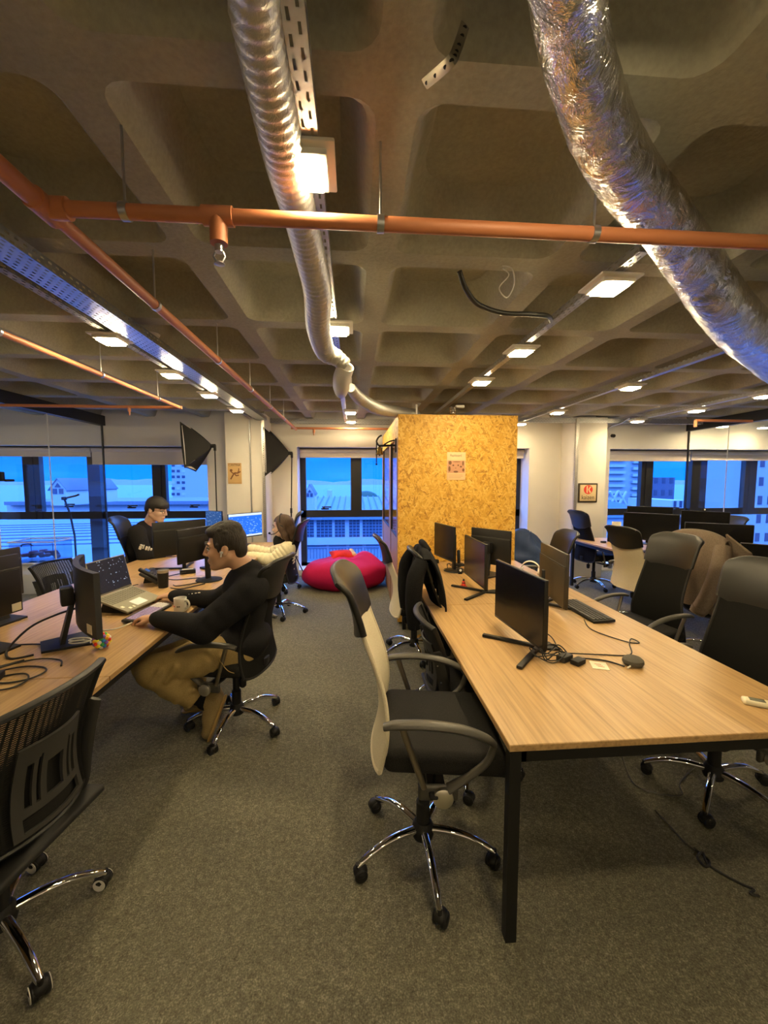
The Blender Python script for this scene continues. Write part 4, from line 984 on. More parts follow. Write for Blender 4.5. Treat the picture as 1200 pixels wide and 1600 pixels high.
monitor('monitor showing its brownish back beside the keyboard', (1.395,2.48), (1.480,3.02), .81, 1.178, 'v', .06, back='monitor_brown')
monitor('black monitor back before the booth, half hidden by the monitor with the cone', (1.452,3.58), (1.19,3.94), .85, 1.19, 'plate', 0.0)
monitor('curved dark monitor with stickers on the left table by the colourful ball', (-1.285,2.12), (-1.71,2.68), .847, 1.19, 'plate', 0, back='curved_back', curve=.055, sticker=True)
monitor('monitor at the left picture edge with a pale sticker on its back corner', (-1.98,2.50), (-2.07,1.97), .89, 1.23, 'plate', 0, sticker=True)
monitor('wide black monitor back in front of the person with glasses', (-1.60,4.46), (-1.955,4.05), .90, 1.245, 'v', 0)
monitor('black monitor back right behind the face of the person in the black sweatshirt', (-1.28,4.01), (-1.497,3.5), .94, 1.236, 'disc', 0)
monitor('bright blue lit monitor of the person in the cream jacket', (-1.66,5.47), (-1.315,5.90), .865, 1.205, 'disc', 0, 'screen_blue')
monitor('dim blue screen left of the bright blue one, just above the dark hair', (-2.06,5.78), (-1.80,5.66), .93, 1.235, 'disc', 0, 'screen_dim')
monitor('wide black monitor left on the far right table, above the cream-backed chair', (3.47,4.93), (3.84,4.46), .91, 1.25, 'disc')
monitor('taller black monitor behind the others at the window end of the far right table', (3.92,5.50), (4.36,5.18), .93, 1.29, 'disc')
monitor('wide black monitor above the draped tan coat', (3.75,4.28), (4.22,3.92), .84, 1.185, 'disc')
monitor('low dark monitor at the right picture edge beside the tan coat', (3.55,3.42), (3.88,3.08), .80, 1.085, 'disc')
monitor('black monitor against the window bar on the far right table, webcam on its top edge', (4.30,4.98), (4.62,4.60), .91, 1.265, 'disc')
monitor('black monitor edge at the far left of the left table', (-2.32,2.95), (-2.40,2.50), .87, 1.2, 'plate')

# ------------------------------------------------------------------ things on the right table
T = .75
def keyboard(label, c, rz, w=.44, d=.135, body='black_plastic', keys='grey_plastic', z=T, tilt=.05):
    o = thing('keyboard', label, 'keyboard', (c[0], c[1], z), rz); R = Matrix.Rotation(tilt, 3, 'X')
    MB().rbox((0,0,.012),(w,d,.018),.006,2,R).build('case', M[body], o)
    b = MB(); rows = 5; cols = int(w/.0195)
    for r in range(rows):
        x = -w/2+.015; 
        while x < w/2-.02:
            ww = .11 if (r == 0 and abs(x+.02) < .07) else .016
            ww = min(ww, w/2-.012-x); p = R @ V(x+ww/2, -d/2+.018+r*(d-.03)/rows, .024); b.rbox(p, (ww,(d-.03)/rows-.004,.007), .002, 1, R); x += ww+.0035
    b.build('keys', M[keys], o); return o
keyboard('black keyboard on the right table beside the monitor with brownish back', (1.585,2.61), math.atan2(.44,.07)+PI+.17, .45, .15)
d = thing('traffic_cone', 'tiny red toy cone standing on the right table', 'toy cone', (.937,3.335,T)); reg('cone_red', (.65,.035,.015), .4)
MB().rbox((0,0,.004),(.055,.055,.008),.004).build('base', M['cone_red'], d); MB().lathe([(.022,.006),(.020,.012),(.006,.062),(.004,.064)],24).build('cone', M['cone_red'], d)
MB().lathe([(.0165,.024),(.0135,.036)],24).lathe([(.0095,.050),(.0065,.063),(.0045,.0655)],24).build('bands', M['black_plastic'], d)
d = thing('smart_speaker', 'oval grey fabric-covered speaker puck on the right table', 'speaker', (1.37,1.825,T)); fabric('speaker_grey', (.075,.072,.062), (.14,.132,.115), 500)
MB().lathe([(.03,0),(.040,.003),(.048,.016),(.046,.030),(.034,.040),(.015,.0435),(.001,.044)],32).build('cloth_body', M['speaker_grey'], d); MB().cyl((-.035,-.03,.010),(-.06,-.045,.008),.004,n=8).build('plug', M['white_plastic'], d)
d = MB().rbox((1.20,1.83,T+.0012),(.075,.085,.0022),.0004,1,RZ(-.35)).build('sticky_note', M['paper_cream']); tag(d, 'cream paper note lying between adapter and speaker puck', 'note')
n_ = MB(); 
for i in range(3): n_.cbox((1.20,1.815+i*.014,T+.0026),(.03,.004,.0006),RZ(-.35))
n_.build('scribble', M['pipe_orange'], d).location = -d.location
d = thing('power_adapter', 'black power brick among the cables by the nearest big monitor', 'adapter', (1.06,1.90,T), .5)
MB().rbox((0,0,.016),(.075,.05,.032),.006).build('brick', M['grey_plastic'], d); MB().rbox((.02,-.06,.013),(.07,.045,.026),.006).build('plug_block', M['black_plastic'], d)
d = thing('remote_control', 'cream air-conditioner remote at the right picture edge on the table', 'remote', (1.655,1.43,T), -.55); reg('lcd_grey', (.16,.16,.12), .2)
MB().rbox((0,0,.011),(.165,.045,.022),.009,3).build('case', M['cream_plastic'], d); MB().rbox((-.035,0,.0225),(.05,.027,.002),.001).build('display', M['lcd_grey'], d)
b = MB(); b.rbox((.015,0,.0228),(.014,.022,.003),.002).rbox((.04,0,.0228),(.016,.012,.003),.002).rbox((.04,.014,.0228),(.016,.008,.003),.002); b.build('buttons', M['white_plastic'], d)
d = thing('soundbar', 'long black bar lying at the booth end of the right table', 'soundbar', (.75,4.30,T), .05); MB().rbox((0,0,.022),(.36,.055,.042),.012,3).build('body', M['black_plastic'], d); MB().cyl((-.02,-.0275,.022),(-.02,-.030,.022),.008).build('badge', M['steel_grey'], d)
d = thing('webcam', 'small black webcam with a round lens by the cone monitor', 'webcam', (1.03,3.80,T)); MB().rbox((0,0,.035),(.055,.04,.045),.012,3).rbox((0,0,.007),(.04,.04,.014),.005).build('body', M['black_plastic'], d); MB().cyl((0,-.02,.038),(0,-.024,.038),.012).build('lens', M['white_plastic'], d)
d = thing('desk_phone', 'black phone handset standing behind the booth-end monitor', 'phone', (1.12,4.18,T)); MB().rbox((0,0,.012),(.10,.10,.024),.008).build('dock', M['black_plastic'], d); MB().rbox((0,.01,.09),(.035,.03,.15),.012,3,Matrix.Rotation(-.15,3,'X')).build('handset', M['soft_black'], d)
d = thing('headphones', 'white headband with black padding on the far edge of the right table', 'headphones', (1.70,3.72,T), -.5)
arc = [V(.085*math.cos(a), 0, .045+.085*math.sin(a)) for a in [PI*i/16 for i in range(17)]]
MB().tube(arc,[(.022,.006)]*17,10,flat=(0,1,0)).build('headband', M['white_plastic'], d); MB().tube([p*.91+V(0,0,.004) for p in arc[3:-3]],[(.016,.006)]*11,10,flat=(0,1,0)).build('padding', M['soft_black'], d)
for s in (-1,1): MB().lathe([(.012,-.014),(.034,-.012),(.036,.0),(.030,.014)],20,(s*.080,0,.038),Matrix.Rotation(PI/2,3,'Y')).build('ear_cup', M['white_plastic'], d)
def cable(label, pts, r=.0032, m='cable_black', name='cable', k=8, ends=True):
    c = MB().tube(catmull(pts, k), r, 7).build(name, M[m]); tag(c, label, 'cable'); return c
random.seed(11)
pts = []
for i in range(26):
    a = i*.95; rr_ = .035+.045*random.random(); pts.append((1.00+rr_*1.3*math.cos(a), 1.93+rr_*math.sin(a), T+.006+.045*abs(math.sin(i*1.7))*(i % 3 > 0)))
cable('tangled black cables under the nearest big monitor', pts+[(1.05,1.92,T+.015)])
cable('black cable looping from the tangle towards the keyboard', [(1.02,1.97,T+.02),(1.10,2.06,T+.005),(1.14,2.22,T+.004),(1.10,2.36,T+.004),(1.02,2.42,T+.01)])
cable('keyboard cable with a small loop beside the speaker puck', [(1.49,2.45,T+.006),(1.44,2.28,T+.004),(1.52,2.10,T+.004),(1.585,2.07,T+.004),(1.575,2.12,T+.008),(1.52,2.06,T+.005),(1.43,1.93,T+.004),(1.28,1.94,T+.005),(1.08,1.94,T+.02)])
cable('thin black cable ending at the speaker puck', [(1.08,1.88,T+.012),(1.17,1.90,T+.006),(1.26,1.87,T+.005),(1.31,1.80,T+.007)], .004)
pts = [(1.0+.07*math.cos(i*1.1)+.01*i % .06, 4.02+.06*math.sin(i*1.1), T+.005+.02*(i % 3)) for i in range(14)]
cable('bundle of dark cables round the stand of the booth-end monitor', pts)
cable('white cable coil by the round monitor stand', [(.95+.05*math.cos(i*.9), 3.93+.025*math.sin(i*.9), T+.004+.003*i/4) for i in range(12)], .004, 'white_cable')

# ------------------------------------------------------------------ things on the left table
def laptop():
    o = thing('laptop', 'grey laptop with a dark screen on a tilted stand on the left table', 'laptop', (-1.60,2.96,T), PI/2-.16)
    # local: -Y is towards the typist, X to the typist's right
    R = Matrix.Rotation(.34, 3, 'X'); reg('laptop_grey', (.26,.25,.19), .6, .2); reg('laptop_keys', (.20,.19,.14), .5)
    MB().rbox((0,0,.062),(.36,.25,.016),.005,2,R).build('base', M['laptop_grey'], o)
    b = MB()
    for r in range(6):
        for c in range(14): p = V(0,0,.062)+R @ V(-.156+c*.024,.005+r*.0185,.0095); b.rbox(p,(.0205,.015,.003),.001,1,R)
    b.build('keys', M['laptop_keys'], o)
    MB().rbox(V(0,0,.062)+R @ V(.0,-.066,.0085),(.11,.07,.001),.0004,1,R).build('trackpad', M['steel_grey'], o)
    st = MB(); 
    for x, y, w_, d_ in ((-.12,-.095,.02,.02),(-.085,-.095,.012,.02),(-.15,-.06,.022,.022)): st.rbox(V(0,0,.062)+R @ V(x,y,.0087),(w_,d_,.001),.0003,1,R)
    st.build('stickers', M['paper_cream'], o)
    hz = V(0,0,.062)+R @ V(0,.125,.01); R2 = Matrix.Rotation(-.22, 3, 'X')
    MB().rbox(hz+R2 @ V(0,.004,.122),(.36,.008,.245),.003,2,R2).build('lid', M['laptop_grey'], o)
    MB().cbox(hz+R2 @ V(0,-.0008,.125),(.345,.002,.228),R2).build('screen', M['screen_dark'], o, 0)
    s = MB(); 
    for x in (-.12,.12): s.prism([(-.10,0),(.12,0),(.10,.075),(-.09,.012)],.02,(x-.01,0,0),(0,1,0),(0,0,1))
    s.rbox((0,.09,.02),(.26,.03,.02),.005); s.build('stand', M['black_plastic'], o)
    return o
laptop()
reg('key_purple', (.42,.34,.66), .45); reg('key_white', (.72,.70,.72), .4)
k_ = keyboard('compact keyboard with purple and white keys under the hand of the person in black', (-1.395,2.79), PI/2-.12, .36, .125, 'grey_plastic', 'key_purple', T, .07)
b = MB(); R_ = Matrix.Rotation(.07,3,'X')
for r in range(5):
    for c in range(5): b.rbox(R_ @ V(.085+c*.019, -.0445+r*.019, .0265),(.017,.016,.008),.002,1,R_)
b.build('white_keys', M['key_white'], k_)
cable('white cable from the purple keyboard to behind the curved monitor', [(-1.40,2.60,T+.012),(-1.45,2.52,T+.004),(-1.52,2.50,T+.004),(-1.60,2.55,T+.004)], .004, 'white_cable')
d = thing('mouse', 'black mouse under the right hand of the person in black', 'mouse', (-1.52,3.135,T), PI); MB().sphere((0,0,.006),(.055,.032,.030),20,12).build('shell', M['black_plastic'], d)
d.children[0].data.transform(Matrix.Translation((0,0,.0))); 
for v in d.children[0].data.vertices: v.co.z = max(v.co.z, 0)
MB().cyl((.03,-.004,.030),(.03,.004,.030),.007,n=12).build('wheel', M['grey_plastic'], d)
d = thing('coffee_mug', 'white mug with small printed marks near the table edge', 'mug', (-1.205,2.845,T)); 
MB().lathe([(.034,0),(.040,.003),(.041,.01),(.041,.092),(.0415,.095),(.038,.095),(.0375,.012),(.001,.010)],36).build('body', M['white_plastic'], d)
MB().tube(catmull([(.036,0,.075),(.060,0,.080),(.074,0,.056),(.064,0,.030),(.037,0,.022)],6),[(.006,.008)]*25,10,flat=(0,1,0)).build('handle', M['white_plastic'], d); d.rotation_euler.z = -.35
for a0, nm, mm in ((-2.25,'printed_red_mark','sign_red'),(-1.35,'printed_dark_mark','grey_plastic')):
    b = MB(); 
    for j in range(4):
        a = a0+j*.13; b.cbox((.0412*math.cos(a),.0412*math.sin(a),.042),(.0012,.004,.010 if j % 2 else .007),RZ(a))
    b.build(nm, M[mm], d)
d = thing('tumbler', 'black insulated tumbler with a steel rim beside the desk phone', 'tumbler', (-1.615,3.50,T)); MB().lathe([(.036,0),(.038,.004),(.044,.125),(.044,.128)],32).build('body', M['soft_black'], d); MB().lathe([(.0435,.128),(.0455,.140),(.0455,.152),(.040,.154),(.040,.146),(.001,.144)],32).build('steel_rim', M['steel_grey'], d)
d = thing('desk_phone', 'grey-black desk phone tilted on its foot on the left table', 'phone', (-1.76,3.60,T), PI/2+.25); R_ = Matrix.Rotation(.62,3,'X')
MB().rbox((0,0,.075),(.20,.17,.028),.010,3,R_).build('body', M['grey_plastic'], d); MB().rbox((-.065,-.0,.103),(.048,.19,.030),.014,4,R_).build('handset', M['black_plastic'], d)
b = MB()
for r in range(4):
    for c in range(3): b.rbox(V(0,0,.075)+R_ @ V(.01+c*.026,-.06+r*.022,.0155),(.020,.015,.005),.002,1,R_)
b.build('keypad', M['black_plastic'], d); MB().rbox(V(0,0,.075)+R_ @ V(.035,.055,.016),(.085,.04,.004),.002,1,R_).build('display', M['screen_dim'], d)
MB().prism([(-.07,0),(.08,0),(.05,.11),(.02,.11)],.14,(.07,0,0),(0,1,0),(0,0,1)).build('foot', M['black_plastic'], d)
cable('black cable trailing from the desk phone', [(-1.86,3.58,T+.01),(-1.93,3.50,T+.004),(-1.90,3.40,T+.004),(-1.84,3.42,T+.004),(-1.80,3.34,T+.004),(-1.74,3.40,T+.005),(-1.70,3.36,T+.004)])
d = thing('puzzle_ball', 'colourful knobbly ball toy under the curved monitor', 'toy ball', (-1.365,2.235,T)); cols = [(.75,.03,.02),(.05,.45,.08),(.85,.45,.02),(.80,.78,.72),(.25,.10,.55),(.85,.75,.05),(.03,.25,.7)]
for i, c in enumerate(cols): reg('ball_%d' % i, c, .35)
random.seed(4); gs = [MB() for _ in cols]
for i in range(48):
    y = 1-2*(i+.5)/48; a = i*2.39996; r_ = math.sqrt(1-y*y); gs[i*5 % 7].sphere((.035*r_*math.cos(a),.035*r_*math.sin(a),.042+.035*y), .0105, 10, 7)
for g, nm, i in zip(gs, ('red_beads','green_beads','orange_beads','white_beads','violet_beads','yellow_beads','blue_beads'), range(7)): g.build(nm, M['ball_%d' % i], d)
cable('black cables looping up the back of the curved monitor', [(-1.60,2.42,T+.17),(-1.68,2.36,T+.15),(-1.76,2.28,T+.11),(-1.80,2.18,T+.03),(-1.74,2.12,T+.005),(-1.66,2.16,T+.005)], .006)
cable('thick black cable between the two nearest monitors on the left table', [(-1.66,2.10,T+.005),(-1.80,1.98,T+.005),(-1.95,2.06,T+.005),(-2.02,2.2,T+.005),(-1.85,2.30,T+.005),(-1.70,2.30,T+.005)], .004)
cable('coil of black cable lying on the left table near the mesh-backed chair', [(-1.58+.15*math.cos(i*.8)*(1-.02*i), 2.02+.10*math.sin(i*.8)-.010*i, T+.005+.002*(i % 3)) for i in range(20)], .004)
cable('pale cable coil in the foot of the curved monitor', [(-1.50+.055*math.cos(i*.9),2.27+.03*math.sin(i*.9),T+.018+.002*i) for i in range(14)], .004, 'white_cable')
d = thing('usb_hub', 'small black box with a silver face at the left picture edge', 'adapter', (-1.66,1.90,T), .3); MB().rbox((0,0,.016),(.10,.06,.032),.004).build('box', M['black_plastic'], d); MB().rbox((-.052,0,.016),(.006,.05,.022),.002).build('face', M['steel_grey'], d)
d = thing('power_adapter', 'black adapter lying by the monitor backs on the left table', 'adapter', (-1.62,4.02,T), .4); MB().rbox((0,0,.02),(.14,.07,.04),.006).build('brick', M['black_plastic'], d); MB().rbox((0,.0,.041),(.10,.02,.003),.001).build('strip', M['paper_cream'], d)
cable('black cables curling over the table behind the tumbler', [(-1.62,3.98,T+.02),(-1.75,3.85,T+.005),(-1.62,3.74,T+.005),(-1.42,3.80,T+.005),(-1.35,3.66,T+.005),(-1.50,3.52,T+.005),(-1.56,3.56,T+.005)], .004)
cable('short black cable with a plug beside the tumbler', [(-1.54,3.46,T+.005),(-1.44,3.42,T+.005),(-1.36,3.50,T+.005),(-1.30,3.58,T+.006)], .004)
d = thing('snack_packet', 'red packet lying right of the black monitor back on the left table', 'packet', (-1.50,4.62,T), .3); MB().rbox((0,0,.03),(.14,.08,.055),.02,3).build('wrapper', M['sign_red'], d); MB().rbox((.055,-.02,.035),(.03,.05,.05),.012,3).build('white_end', M['paper_cream'], d)
tag(MB().rbox((-1.42,4.30,T+.012),(.34,.14,.022),.006,2,RZ(.9)).build('keyboard', M['black_plastic']), 'black keyboard edge behind the chin of the person in black', 'keyboard')
d = thing('laptop', 'slim black laptop edge behind the monitor backs, before the person with glasses', 'laptop', (-1.86,5.0,T), 2.3); MB().rbox((0,0,.01),(.33,.23,.018),.004).build('base', M['black_plastic'], d); MB().rbox((0,.13,.125),(.33,.008,.23),.003,2,Matrix.Rotation(-.2,3,'X')).build('lid', M['black_plastic'], d)
keyboard('white keyboard under the hands of the person in the cream jacket', (-1.42,5.28), PI/2+.1, .40, .12, 'white_plastic', 'key_white')
# far right table
d = thing('desk_speaker', 'small black loudspeaker box at the pillar end of the far right table', 'speaker', (3.82,5.62,T), .3); MB().rbox((0,0,.11),(.11,.13,.22),.008).build('cabinet', M['black_plastic'], d); MB().lathe([(.042,0),(.036,.006),(.01,.004)],24,(0,-.066,.08),Matrix.Rotation(PI/2,3,'X')).build('driver', M['grey_plastic'], d)
tag(MB().rbox((4.02,5.86,T+.14),(.13,.02,.27),.008,2,RZ(-.3)).build('tablet', M['paper_cream']), 'pale upright tablet behind the small black loudspeaker', 'tablet')
d = thing('serving_tray', 'round wooden tray on the far right table between two chairs', 'tray', (3.60,4.25,T)); reg('tray_wood', (.36,.22,.10), .5)
MB().lathe([(.001,.006),(.15,.006),(.16,.03),(.17,.03),(.165,.0),(.001,.0)],36).build('rim', M['tray_wood'], d)
tag(MB().rbox((3.62,5.55,T+.014),(.07,.04,.026),.006).build('phone', M['black_plastic']), 'small black phone lying near the left edge of the far right table', 'phone')
d = thing('webcam', 'small pale-lensed webcam perched on the black monitor by the right glass wall', 'webcam', (4.46,4.79,1.266)); MB().rbox((0,0,.02),(.09,.03,.03),.012,3).rbox((0,.0,.004),(.04,.03,.008),.003).build('body', M['soft_black'], d); MB().cyl((-.02,-.015,.02),(-.02,-.02,.02),.010).build('lens', M['white_plastic'], d)

# ------------------------------------------------------------------ soft furnishings, bags, lights on stands
def cushion_blob(b, c, r, seed, amp=.06, flat=.55):
    n, m_ = 48, 28; vs = []; fs = []
    for i in range(m_+1):
        t_ = -PI/2+PI*i/m_
        for k in range(n):
            a = 2*PI*k/n; d_ = V(math.cos(t_)*math.cos(a), math.cos(t_)*math.sin(a), math.sin(t_))
            q = abs(d_.z)**.8*(1 if d_.z > 0 else -1)
            wr = 1+amp*mnoise.noise(V(d_.x*2+seed, d_.y*2, d_.z*2))+.018*math.sin(a*11+math.sin(t_*3)*2)*max(0, d_.z)
            vs.append(V(c[0]+r[0]*d_.x*wr, c[1]+r[1]*d_.y*wr, max(.0, c[2]+r[2]*q*(wr if d_.z > 0 else 1))))
    for i in range(m_):
        for k in range(n): fs.append((i*n+k, i*n+(k+1) % n, (i+1)*n+(k+1) % n, (i+1)*n+k))
    return b.add(vs, fs)
bb = MB(); cushion_blob(bb, (-.15,6.28,.20), (.66,.50,.26), 3.0)
bb.v = [(x, y, z+(.10*math.exp(-((x-.18)**2+(y-6.4)**2)/.06) - .07*math.exp(-((x+.02)**2)/.012)*(z > .3)) * (z > .12)) for x, y, z in bb.v]
tag(bb.build('bean_bag', M['bean_red'], None, 80), 'large crimson bean bag on the floor in front of the middle window', 'bean bag')
d = thing('cushion', 'small red and sand cushion lying on the crimson bean bag', 'cushion', (-.18,6.42,.475), .3)
f = lambda u, v, s_: V((u-.5)*.38, (v-.5)*.26, s_*.055*(math.sin(PI*u)*math.sin(PI*v))**.5)
MB(Matrix.Rotation(.25,4,'X')).sheet(lambda u,v: f(u,v,1),14,14,.004).sheet(lambda u,v: f(u,v,-1),14,14,.004).build('red_side', M['cushion_red'], d, 80)
MB(Matrix.Rotation(.25,4,'X')).rbox((.17,.0,.01),(.08,.24,.07),.03,4).build('sand_end', M['cushion_sand'], d, 80)
bb = MB(); cushion_blob(bb, (2.62,5.85,.30), (.50,.52,.40), 8.0, .22)
bb.v = [(x+.10*max(0,z-.4), y, z+.28*math.exp(-((x-2.5)**2+(y-5.95)**2)/.05)*(z > .3)) for x, y, z in bb.v]
tag(bb.build('bean_bag', M['bean_navy'], None, 80), 'navy blue bean bag between the booth and the right pillar', 'bean bag')
def garment(name, label, fn, nu, nv, m, th, cat):
    g = MB().sheet(fn, nu, nv, th); return g
# black jacket over the back of a chair: falls on both sides of the headrest
JX, JY = .50, 2.98
def jacket(u, v):
    y = (u-.5); side = v*2-1           # side<0 aisle side, >0 table side
    w = .235+.06*abs(side)**1.2; drop = .60 if side < 0 else .40
    z = 1.165-drop*max(0, abs(side)-.10)**1.05-.06*(2*abs(y))**3
    x = JX+.03+(.066*math.tanh(side*3))+(.045*side if side > 0 else .015*side*(abs(side)))-.02
    fold = .016*math.sin(u*19+side*2.2)*min(1, abs(side)*1.5)+.010*math.sin(u*41)*abs(side)
    return V(x+fold+.03*math.sin(u*PI)*abs(side), JY+y*2*w, z+.02*math.sin(u*9)*abs(side)**3)
jk = thing('jacket', 'black jacket hanging over the back of a chair at the right table', 'jacket', (JX, JY, .55)); o_ = Vector(jk.location)
g = MB().sheet(lambda u, v: jacket(u, v)-o_, 44, 44, .012); g.build('body', M['black_cloth'], jk, 80)
for s in (-1, 1):
    p = [V(JX-.02+.0*s, JY+s*.20, 1.09)-o_, V(JX-.07, JY+s*.235, .98)-o_, V(JX-.085, JY+s*.24, .80)-o_, V(JX-.075, JY+s*.235, .62)-o_]
    MB().tube(catmull(p, 6), lerplist([.05,.062,.058,.048], 19), 16).build('sleeve', M['black_cloth'], jk, 80)
MB().tube(catmull([V(JX+.05, JY-.12, 1.15)-o_, V(JX+.02, JY-.06, 1.185)-o_, V(JX+.02, JY+.06, 1.185)-o_, V(JX+.05, JY+.12, 1.15)-o_], 6), lerplist([.014,.024,.024,.014],19), 10).build('collar', M['black_cloth'], jk, 80)
# tan coat on the chair at the far right table
ct = thing('coat', 'tan suede coat slung over a chair at the far right table', 'coat', (3.06,3.35,.5)); o_ = Vector(ct.location); cR = RZ(D2R(10))
def coat(u, v):
    y = u-.5; side = v*2-1; w = .25+.10*abs(side); z = 1.215-.70*max(0, abs(side)-.08)-.07*(2*abs(y))**2.5
    x = .0+.075*math.tanh(side*3)+.05*side+.024*math.sin(u*16+side*3)*abs(side)+.012*math.sin(u*31-side*5)*abs(side)
    return cR @ V(x, y*2*w, z-.5)
MB().sheet(coat, 40, 40, .016).build('body', M['coat_tan'], ct, 80)
MB().tube(catmull([cR @ V(-.04,-.25,.60), cR @ V(-.13,-.30,.42), cR @ V(-.20,-.28,.22), cR @ V(-.24,-.22,.05)], 6), lerplist([.060,.072,.062,.056],19), 16).build('sleeve', M['coat_tan'], ct, 80)
MB().lathe([(.058,-.02),(.064,0),(.060,.03)],18, cR @ V(-.232,-.235,.085), Matrix.Rotation(.3,3,'X')).build('cuff', M['coat_tan'], ct, 80)
MB().sheet(lambda u, v: cR @ V(.03+.02*math.sin(v*3), -.22-.19*u, .705-.13*u-.22*v*(1-.6*u)), 8, 8, .016).build('collar_flap', M['coat_tan'], ct, 80)
MB().cbox(cR @ V(-.165,.05,.33),(.012,.22,.035),cR).build('lining_edge', M['cream_mesh'], ct)
# softboxes
def softbox(label, front, apex, stand_xy, foot_y):
    s = thing('softbox', label, 'photo light', (stand_xy[0], stand_xy[1], 0)); o_ = Vector(s.location); F = [Vector(p)-o_ for p in front]; A = Vector(apex)-o_
    b = MB(); cen = sum(F, V(0,0,0))/4; ns = 4
    for i in range(4):
        a, c = F[i], F[(i+1) % 4]; n_ = ((c-a).cross(A-a)).normalized(); n_ = n_ if n_.dot((a+c)/2-cen) > 0 else -n_
        f = lambda u, v, a=a, c=c, n_=n_: a.lerp(c, u).lerp(A+(a.lerp(c,u)-cen)*.10, v)+n_*(-.03*math.sin(PI*u)*(1-v)+.008*math.sin(PI*v))
        b.sheet(f, 8, 8, .006)
    b.build('reflector_hood', M['softbox_cloth'], s, 50)
    d_ = MB(); q = [p.lerp(A, .05) for p in F]; nn = ((q[1]-q[0]).cross(q[2]-q[0])).normalized()*.004
    d_.add(q+[p+nn for p in q], [(0,1,2,3),(7,6,5,4),(0,4,5,1),(1,5,6,2),(2,6,7,3),(3,7,4,0)]); d_.build('diffuser_cloth', M['white_plastic'], s)
    MB().cyl(A, A+(A-cen).normalized()*.07, .028).rbox(A+(A-cen).normalized()*.06+V(0,0,-.03),(.035,.035,.09),.008).build('lamp_mount', M['black_plastic'], s)
    top = A+(A-cen).normalized()*.06+V(0,0,-.06)
    b = MB().cyl(top, V(0,0,1.15), .009, n=10).cyl(V(0,0,1.2), V(0,0,.25), .012, n=10).cyl(V(0,0,1.12),V(0,0,1.2),.018,n=12).cyl(V(0,0,.5),V(0,0,.56),.02,n=12); b.build('pole', M['black_metal'], s)
    for i in range(3):
        a = .5+i*2*PI/3; MB().tube([V(0,0,.53), V(.24*math.cos(a),.24*math.sin(a),.01)], .009, 8).build('tripod_leg', M['black_metal'], s)
    return s
softbox('black softbox on a stand tilted before the left pillar', [atY(281,659,5.95),atY(288,731,5.95),atY(306,737,6.45),atY(298,668,6.45)], atY(329,697,6.22), (atY(338,780,6.22).x, 6.22), 0)
softbox('black softbox on a stand in the corner between left pillar and middle window', [atY(411,667,6.45),atY(414,744,6.45),atY(424,740,6.9),atY(421,672,6.9)], atY(450,708,6.7), (atY(455,780,6.7).x, 6.68), 0)
# glass room on the left: cabinet, plastic crate, microphone arm
d = thing('cabinet', 'low pale grey cabinet in the glass room on the left', 'cabinet', (-4.62,6.35,0)); MB().rbox((0,0,.22),(.62,.42,.44),.008).build('body', M['smoke_white'], d); MB().rbox((0,0,.45),(.66,.46,.02),.004).build('top', M['white_plastic'], d)
d = thing('storage_crate', 'clear plastic crate of oddments on the pale cabinet in the left glass room', 'crate', (-4.66,6.35,.461)); b = MB()
for lo, hi in (((-.30,-.20,0),(.30,.20,.006)),((-.30,-.20,0),(.30,-.194,.30)),((-.30,.194,0),(.30,.20,.30)),((-.30,-.2,0),(-.294,.2,.30)),((.294,-.2,0),(.30,.2,.30))): b.box(lo, hi)
b.build('walls', M['clear_plastic'], d); MB().tube([(-.31,-.21,.30),(.31,-.21,.30),(.31,.21,.30),(-.31,.21,.30)],.010,6,closed=True).build('rim', M['smoke_white'], d)
b = MB(); random.seed(6)
for i in range(14): b.rbox((random.uniform(-.22,.22),random.uniform(-.13,.13),.03+random.random()*.10),(.10,.07,.05),.015,2,RZ(random.random()*3))
reg('violet_stuff', (.12,.09,.28), .6); b.build('contents', M['violet_stuff'], d)
b = MB().tube(catmull([(-.12,-.212,.24),(-.10,-.225,.27),(0,-.23,.28),(.04,-.212,.25)],6),.008,8); b.build('handle', M['black_plastic'], d)
d = thing('microphone_arm', 'black jointed arm standing inside the left glass room by the window post', 'arm', (-4.28,6.5,0)); MB().cyl((0,0,0),(0,0,.02),.12).cyl((0,0,0),(0,0,.80),.014).build('post', M['black_metal'], d)
MB().tube([(0,0,.8),(-.05,0,1.15),(-.12,0,1.38)],.014,8).build('lower_arm', M['black_metal'], d); MB().tube([(-.12,0,1.38),(.05,0,1.42),(.10,0,1.44)],.014,8).rbox((-.12,0,1.38),(.07,.04,.05),.01).build('upper_arm', M['black_metal'], d)
# cables on the carpet below the right table
cable('pale cable running over the carpet under the right table', [atZ(968,1168,.006),atZ(980,1205,.006),atZ(995,1228,.006),atZ(1030,1240,.006),atZ(1065,1242,.006),atZ(1062,1225,.006),atZ(1075,1208,.006),atZ(1085,1200,.006)], .0035, 'armpad')
cable('thin straight cable on the carpet ending at the dark knot', [atZ(1024,1266,.005),atZ(1048,1292,.005),atZ(1070,1316,.005),atZ(1086,1328,.006)], .0035, 'armpad')
cable('dark knotted cable with plugs on the carpet at the lower right', [atZ(1084,1325,.006),atZ(1108,1345,.006),atZ(1102,1354,.010),atZ(1090,1340,.012),atZ(1098,1332,.006),atZ(1106,1350,.006),atZ(1130,1366,.006),atZ(1160,1382,.006),atZ(1178,1390,.006),atZ(1172,1396,.01),atZ(1186,1400,.006)], .005)

